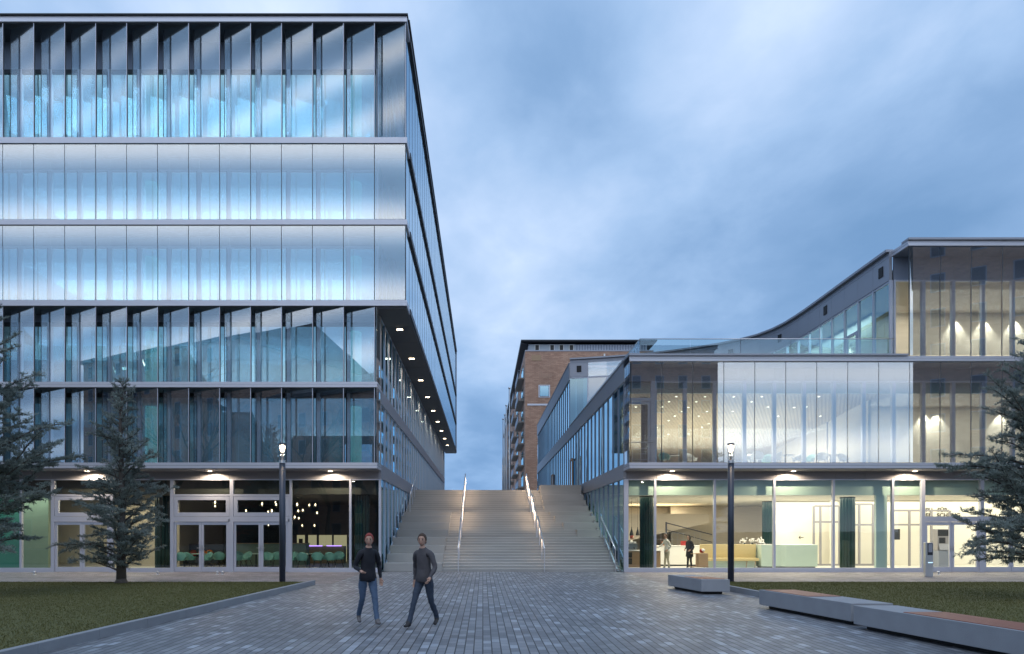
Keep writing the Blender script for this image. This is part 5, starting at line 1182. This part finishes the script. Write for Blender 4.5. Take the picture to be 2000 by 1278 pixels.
k = empty('cafe_counter', (PX(529,36), 36, .012), 0, 'sage green cafe counter behind the mint chairs', 'counter'); bev(MB().box(-1.95,1.95,-.3,.3,.05,1.18).build('body', 'sage', k), .01); MB().box(-1.98,1.98,-.34,.34,1.182,1.215).build('worktop', 'oak', k)
k = empty('sofa', (PX(390,37), 37, .012), 0, 'dark navy high backed sofa in the cafe with bright cushions', 'sofa'); bev(MB().box(-1.3,1.2,.2,.4,.1,1.15).build('backrest', 'navy', k), .03); bev(MB().box(-1.28,1.18,-.45,.198,.1,.45).build('seat', 'navy', k), .03)
for dx, m_, lb in ((-.35,'red','red cushion on the navy sofa'),(.15,'orange','orange cushion on the navy sofa'),(.55,'orange','smaller orange cushion at the end of the navy sofa')):
    p = empty('cushion', (PX(390,37)+dx, 36.98, .475), 0, lb, 'cushion'); MB().ball((0,0,.19),.22,0,14,(1,.35,.85)).build('pad', m_, p)
k = empty('bar_unit', (PX(632,39.5), 39.5, .012), 0, 'dark bar with purple light strips at the back of the cafe', 'bar'); bev(MB().box(-1.0,1.25,-.3,.3,0,.98).build('body', 'oak', k), .01); MB().box(-.93,.0,-.33,-.30,.98,1.03).box(.25,1.1,-.33,-.30,.985,1.03).build('light_strip', 'purple', k)
for i, (a, b) in enumerate(((580,595),(602,618),(623,648),(652,677))):
    p = empty('lit_panel', (PX((a+b)/2,41.5), 41.5, 1.0), 0, ['narrow cream lit panel with a dark square at the back of the cafe','cream lit panel left of the purple strips in the cafe','broad cream lit panel above the purple strips','cream lit panel at the back of the cafe near the corner'][i], 'panel', 'cream lit panels at the back of the cafe')
    hw = (b-a)/2*41.5/F; pm_ = MB().box(-hw,hw,0,.06,-.98,.62).build('board', emis('panel_glow%d' % i, (1.0,.86,.52), .28), p)
    if i == 0: MB().box(-.12,.12,-.01,-.002,.0,.40).build('dark_window', 'black', p)
    MB().box(-hw-.02,hw+.02,-.004,.064,.62,.65).build('top_trim', 'oak', p)
# glass globe pendants
g0 = None; rr = random.Random(12)
GL = [(283,170,24),(803,185,22),(835,190,22),(880,157,27),(940,148,22),(958,103,16),(1010,215,24),(1105,205,26),(1183,143,18),(1010,347,26),(845,415,20),(1072,425,19),(1110,418,26),(1148,330,20),(1155,352,22),(527,330,26),(527,367,22),(1388,250,28),(1370,352,27),(1495,358,21),(1558,355,22),(1382,418,23),(1428,412,22),(1575,437,21),(1345,482,24),(1387,492,20),(1422,567,18),(1548,567,19),(1075,558,21)]
for i, (zx, zy, zr) in enumerate(GL):
    px, py = 320+zx/5.263, 920+zy/5.263; Y = 33.2 + (28-zr)*.22; X, Z = PX(px,Y), PZ(py,Y); r = max(.09, zr/5.263*Y/F*1.0)
    if g0 is None:
        g0 = o = empty('globe_pendant', (X,Y,Z)); MB().ball((0,0,0),.125,0,18).build('globe', 'globe', o); MB().lathe([(.001,.10),(.04,.10),(.04,.15),(.012,.17)], n=10).build('holder', 'oak', o)
        MB().lathe([(.001,-.02),(.03,0),(.036,.05),(.02,.10),(.001,.10)], n=10).build('bulb', emis('globe_bulb', (1.0,.78,.50), 8), o); MB().tube([(0,0,.17),(0,0,1.0)],.004,4).build('cord', 'black', o)
    else: o = copy_tree(g0); o.location = (X,Y,Z)
    ch = [q for q in bpy.data.objects if q.parent == o and q.name.startswith('cord')][0]; s_ = r/.125
    o.scale = (s_,)*3; top_ = 4.42
    ch.scale = (1,1,max(.05,(top_-Z)/s_-.17)/.83); ch.location = (0,0,.17-.17*ch.scale[2])
    where = 'over the cafe door nearest the cedar' if zx < 660 else 'over the cafe door beside the lamp post' if zx < 1190 else 'in the wide window right of the lamp'
    tag(o, 'clear glass globe pendant with a warm bulb, ' + where, 'pendant lamp', 'glass globe pendants ' + where)
light('cafe_light', 'AREA', (-10, 35.5, 4.38), 60, (1,.80,.55), (-10,35.5,0), 7, 6); light('cafe_light', 'AREA', (-17.6, 33.4, 3.5), 120, (1,.86,.62), (-17.6,33.4,0), 2.6, 4); light('cafe_light', 'AREA', (-21.6, 31.9, 3.5), 40, (.9,1,.85), (-21.6,31.9,0), 3, 1.2)
for lv, e in ((4, 900), (3, 700), (2, 700), (1, 300), (0, 40)):
    zc = BANDS[lv+1][0]-.42; light('office_fill', 'AREA', (-14.2, 34.6, zc), e, (.80,.92,1.0), (-14.2,34.6,0), 16, 4)  # bluish lamps without fixtures, added to brighten the rooms behind the louvres
for (px, py, Y, a, lb) in ((279,706,34,65,'slanting warm tube lamp behind the glass above the small cedar'),):
    o = empty('tube_lamp', (PX(px,Y), Y, PZ(py,Y)), 0, lb, 'lamp'); MB().tube([(-.09,0,.22),(.09,0,-.22)],.03,8).build('tube', 'lampdown', o); MB().tube([(-.09,0,.22),(-.09,0,.5)],.008,5).build('hanger', 'dark', o)
o = empty('exit_sign', (PX(244,34), 34, PZ(720,34)), 0, 'small lit white green exit sign behind the upper glass above the small cedar', 'exit sign'); MB().box(-.12,.12,-.03,.03,-.06,.06).build('box', emis('exit_glow', (.75,1,.92), 2.2), o); MB().box(-.012,.012,-.033,-.031,-.05,.05).build('symbol', 'dark', o)
# restaurant upstairs in the low building
w0 = None
for i, (px, Y, m_) in enumerate(((1298,33,'g'),(1352,33.4,'w'),(1460,33,'w'),(1471,34,'w'),(1480,32.8,'w'),(1497,34.2,'g'),(1516,33,'w'),(1556,33.2,'w'),(1581,33.8,'g'),(1605,33,'w'),(1648,33.4,'w'))):
    lb = ('white' if m_ == 'w' else 'green') + ' chair upstairs, ' + ['near the balcony door','third window from the corner','just right of the lit lamp head','second right of the lit lamp head','in front of the pair right of the lamp head','beside the first round table','between the two round tables','left of the second round table','between the second table and the conical column','close left of the conical column','right at the conical column'][i]
    o = shell_chair('white' if m_ == 'w' else 'mint', lb, 'restaurant chairs upstairs', (PX(px,Y),Y,4.86), math.radians(37*i)) 
for px, Y, lb in ((1308,33.6,'round table upstairs near the balcony door'),(1533,33.6,'round table upstairs between the white chairs, middle of the window row'),(1622,33.6,'round table upstairs closest to the conical column')): table((PX(px,Y),Y,4.86), lb, 'restaurant tables upstairs', 'colm', .45)
# ------------------------------------------------------------------ flag poles and the brick buildings
for i, (px, py, Y) in enumerate(((995,760,60),(989,794,68.3),(986,812,73.7),(982.6,819,76.5))):
    o = empty('flag_pole', (PX(px,Y), Y, ZP), 0, ['tallest looking flag pole beside the brick building','second flag pole beside the brick building','third flag pole beside the brick building','farthest thin flag pole beside the brick building'][i], 'flag pole', 'steel flag poles by the brick building'); H = 14.35-ZP
    MB().lathe([(.12,0),(.11,H*.55),(.07,H*.56),(.055,H)], n=14).build('mast', 'steel', o); MB().ball((0,0,H+.08),.11,0,10).build('finial', 'steel', o)
bb = empty('brick_building', (5.9, 95, ZP), 0, 'tall red brick building with balconies standing behind the stairs', 'building')
P(MB().box(5.9, 23.7, 95, 165, ZP, 26.9), 'wall', 'brick', bb); P(MB().box(5.87, 23.75, 94.94, 165.0, 26.9, 27.06), 'coping', 'alu_side', bb)
P(MB().box(6.5, 12.9, 95.54, 95.6, 27.15, 28.0), 'attic_glazing', 'office', bb); P(MB().box(6.4, 13.0, 95.6, 160, 27.06, 28.05).box(13.0, 23.0, 95.6, 160, 27.06, 28.0), 'attic', 'corr', bb)
q = MB()
for k in range(26): q.box(13.1+k*.38, 13.24+k*.38, 95.5, 95.62, 27.1, 28.0)
P(q, 'cladding_rib', 'spandrel', bb)
for k, xx in enumerate((7.6, 9.7, 11.0, 12.4)):
    o = P(MB().box(xx-.35, xx+.35, 95.5, 95.62, 27.12, 27.98), 'attic_window', 'white', bb); P(MB().box(xx-.24, xx+.24, 95.46, 95.5, 27.2, 27.9), 'pane', 'darkwall', o)
rf = MB().box(5.3, 24.2, 94.7, 166, 28.25, 28.45); rf.v = [(a, b, c+(a-5.3)*0.0) for a, b, c in rf.v]; P(rf, 'roof', 'roofdark', bb)
q = MB().prism([(5.3,94.8),(6.38,95.7),(6.38,160),(5.3,160)], 27.95, 28.25); P(q, 'eave', 'roofdark', bb)
for z in (20.6, 15.5): 
    o = P(MB().box(7.75,9.35,94.93,95.02,z-.12,z+1.62).box(7.9,9.2,94.90,94.93,z,z+1.5,1), 'window', ['alu','dark'], bb); P(MB().box(7.95,9.15,94.88,94.90,z+.05,z+1.45), 'pane', 'pane', o)
P(MB().box(6.2,23.7,94.93,95.0,19.35,19.6), 'white_band', 'alu', bb); P(MB().box(6.8,8.1,94.94,95.0,25.6,26.4), 'air_grille', 'oak', bb); P(MB().box(16.8,17.0,94.7,95.0,26.1,26.5), 'wall_lamp', 'white', bb)
for lv in range(6):
    z = 8.2+3.1*lv
    for y0 in (97, 112, 128):
        o = P(MB().box(5.0,5.9,y0,y0+9,z-.18,z), 'balcony', 'concrete', bb); rl_ = MB().tube([(5.03,y0,z+1.0),(5.03,y0+9,z+1.0)],.03,5).tube([(5.9,y0+.03,z+1.0),(5.03,y0+.03,z+1.0)],.03,5).box(5.01,5.03,y0,y0+9,z+.12,z+.85)
        P(rl_, 'railing', 'spandrel', o)
    P(MB().box(5.86,5.9,99,104,z+.1,z+2.3).box(5.86,5.9,114,119,z+.1,z+2.3), 'balcony_door', 'pane', bb)
b2 = empty('far_building', (4.6, 170, ZP), 0, 'farther brick block with a dark flat roof, just left of the tall brick building', 'building'); P(MB().box(7.2,14,168,230,ZP,32.6), 'wall', 'brick', b2); P(MB().box(6.9,14.2,167.4,230,33.2,33.9).box(7.4,14,168.3,230,32.6,33.2), 'roof', 'roofdark', b2)
# ------------------------------------------------------------------ what the glass mirrors: the far side of the square
def block(x0, x1, y0, y1, h, label, rz=0.0, roofh=0):
    o = empty('brick_house', ((x0+x1)/2, y1, 0), rz, label, 'building'); hw = (x1-x0)/2; d = y1-y0
    MB().box(-hw,hw,-d,0,0,h).build('wall', 'brick', o); MB().box(-hw-.4,hw+.4,-d-.4,.4,h,h+.5).build('cornice', 'roofdark', o)
    if roofh: MB().prism([(-hw-.3,-d),(hw+.3,-d),(hw+.3,.3),(-hw-.3,.3)],h+.5,h+.52).build('eave', 'roofdark', o); r_ = MB(); a=[(-hw,.3,h+.5),(hw,.3,h+.5),(hw,-d,h+.5),(-hw,-d,h+.5)]; r_.quad(a[0],a[1],(hw,-d/2,h+roofh),(-hw,-d/2,h+roofh)); r_.quad(a[2],a[3],(-hw,-d/2,h+roofh),(hw,-d/2,h+roofh)); r_.quad(a[1],a[2],(hw,-d/2,h+roofh),(hw,-d/2,h+roofh)); r_.build('roof', 'roofdark', o)
    z = 1.2
    while z < h-2:
        x = -hw+1.5
        while x < hw-2: 
            w_ = MB().box(x,x+1.3,-.02,.05,z,z+1.9).build('window', 'spandrel', o); MB().box(x+.1,x+1.2,.05,.06,z+.1,z+1.8).build('pane', 'navy', w_); x += 3.4
        z += 3.6
    return o
block(13.6, 34.5, -56, -41, 29, 'brick house across the square, mirrored dark in the glass beside the balcony door')
block(58.3-16, 58.3+16, -23.3, -3.3, 33, 'large brick house across the square, mirrored in the glass of the taller wing', math.radians(33))
block(-62, -38, -60, -42, 14.5, 'brick house with a dark pitched roof mirrored in the lower glass of the tall building', 0, 7)
block(-32, -11, -62, -46, 13, 'unseen low brick house, added to darken the glass right of the lamp', 0, 5)  # added to cover the pinkish low sky in that reflection
block(-101, -66, -40, -14, 29, 'long brick house across the square, mirrored in the far left louvres', 0, 6)
block(-59, -38, -38, -13, 19.5, 'gabled brick house across the square, mirrored in the right louvres', 0, 6)
def bare(seed):
    rs = random.Random(seed); m_ = MB()
    def grow(p, d, L, r, lv):
        e = p + d*L; mid = p.lerp(e,.5)+Vector((rs.uniform(-.04,.04)*L, rs.uniform(-.04,.04)*L, .03*L)); m_.tube([p,mid,e],[r,r*.82,r*.62],5 if lv < 3 else 3,cap=False)
        if lv >= 6: return
        for k in range(3 if lv < 5 else 2):
            nd = (d + Vector((rs.uniform(-.8,.8), rs.uniform(-.8,.8), rs.uniform(-.1,.55)))).normalized(); grow(e, nd, L*rs.uniform(.62,.82), r*.58, lv+1)
    grow(Vector((0,0,0)), Vector((0,0,1)), 5.2, .38, 0); return m_
t0 = bare(5); me_o = t0.build('bare_tree', 'bark')
for i, (x, y, s_) in enumerate(((-50,-33,1.25),(-40,-30,1.15),(-20,-27,.95),(-14,-30,.9),(-8,-25,.8),(-29,-34,1.0),(20,-24,.75),(-63,-7,1.35),(-48,-6,1.1),(-36,-8,1.2),(-31,-5,.9))):
    o = me_o if i == 0 else me_o.copy()
    if i: COL.objects.link(o)
    o.location = (x,y,0); o.rotation_euler[2] = i*1.3; o.scale = (s_,)*3
    tag(o, 'bare tree across the square, mirrored ' + ['at the far end of the tall front','behind the small cedar','above the cafe doors','beside the lamp post','close to the tall corner','in the middle of the tall front','in the low front','in the second floor louvres','in the gap of the brick houses','in the rightmost louvres','low in the rightmost louvres'][i], 'tree', 'bare trees across the square')
# ------------------------------------------------------------------ render settings
SC.view_settings.view_transform = 'Standard'; SC.view_settings.look = 'None'; SC.view_settings.exposure = 0.38; SC.view_settings.gamma = 1.0
cy = SC.cycles; cy.max_bounces = 10; cy.diffuse_bounces = 3; cy.glossy_bounces = 5; cy.transmission_bounces = 4; cy.transparent_max_bounces = 28
cy.caustics_reflective = False; cy.caustics_refractive = False; cy.sample_clamp_indirect = 4.0; cy.use_denoising = True
try: cy.denoiser = 'OPENIMAGEDENOISE'
except Exception: pass
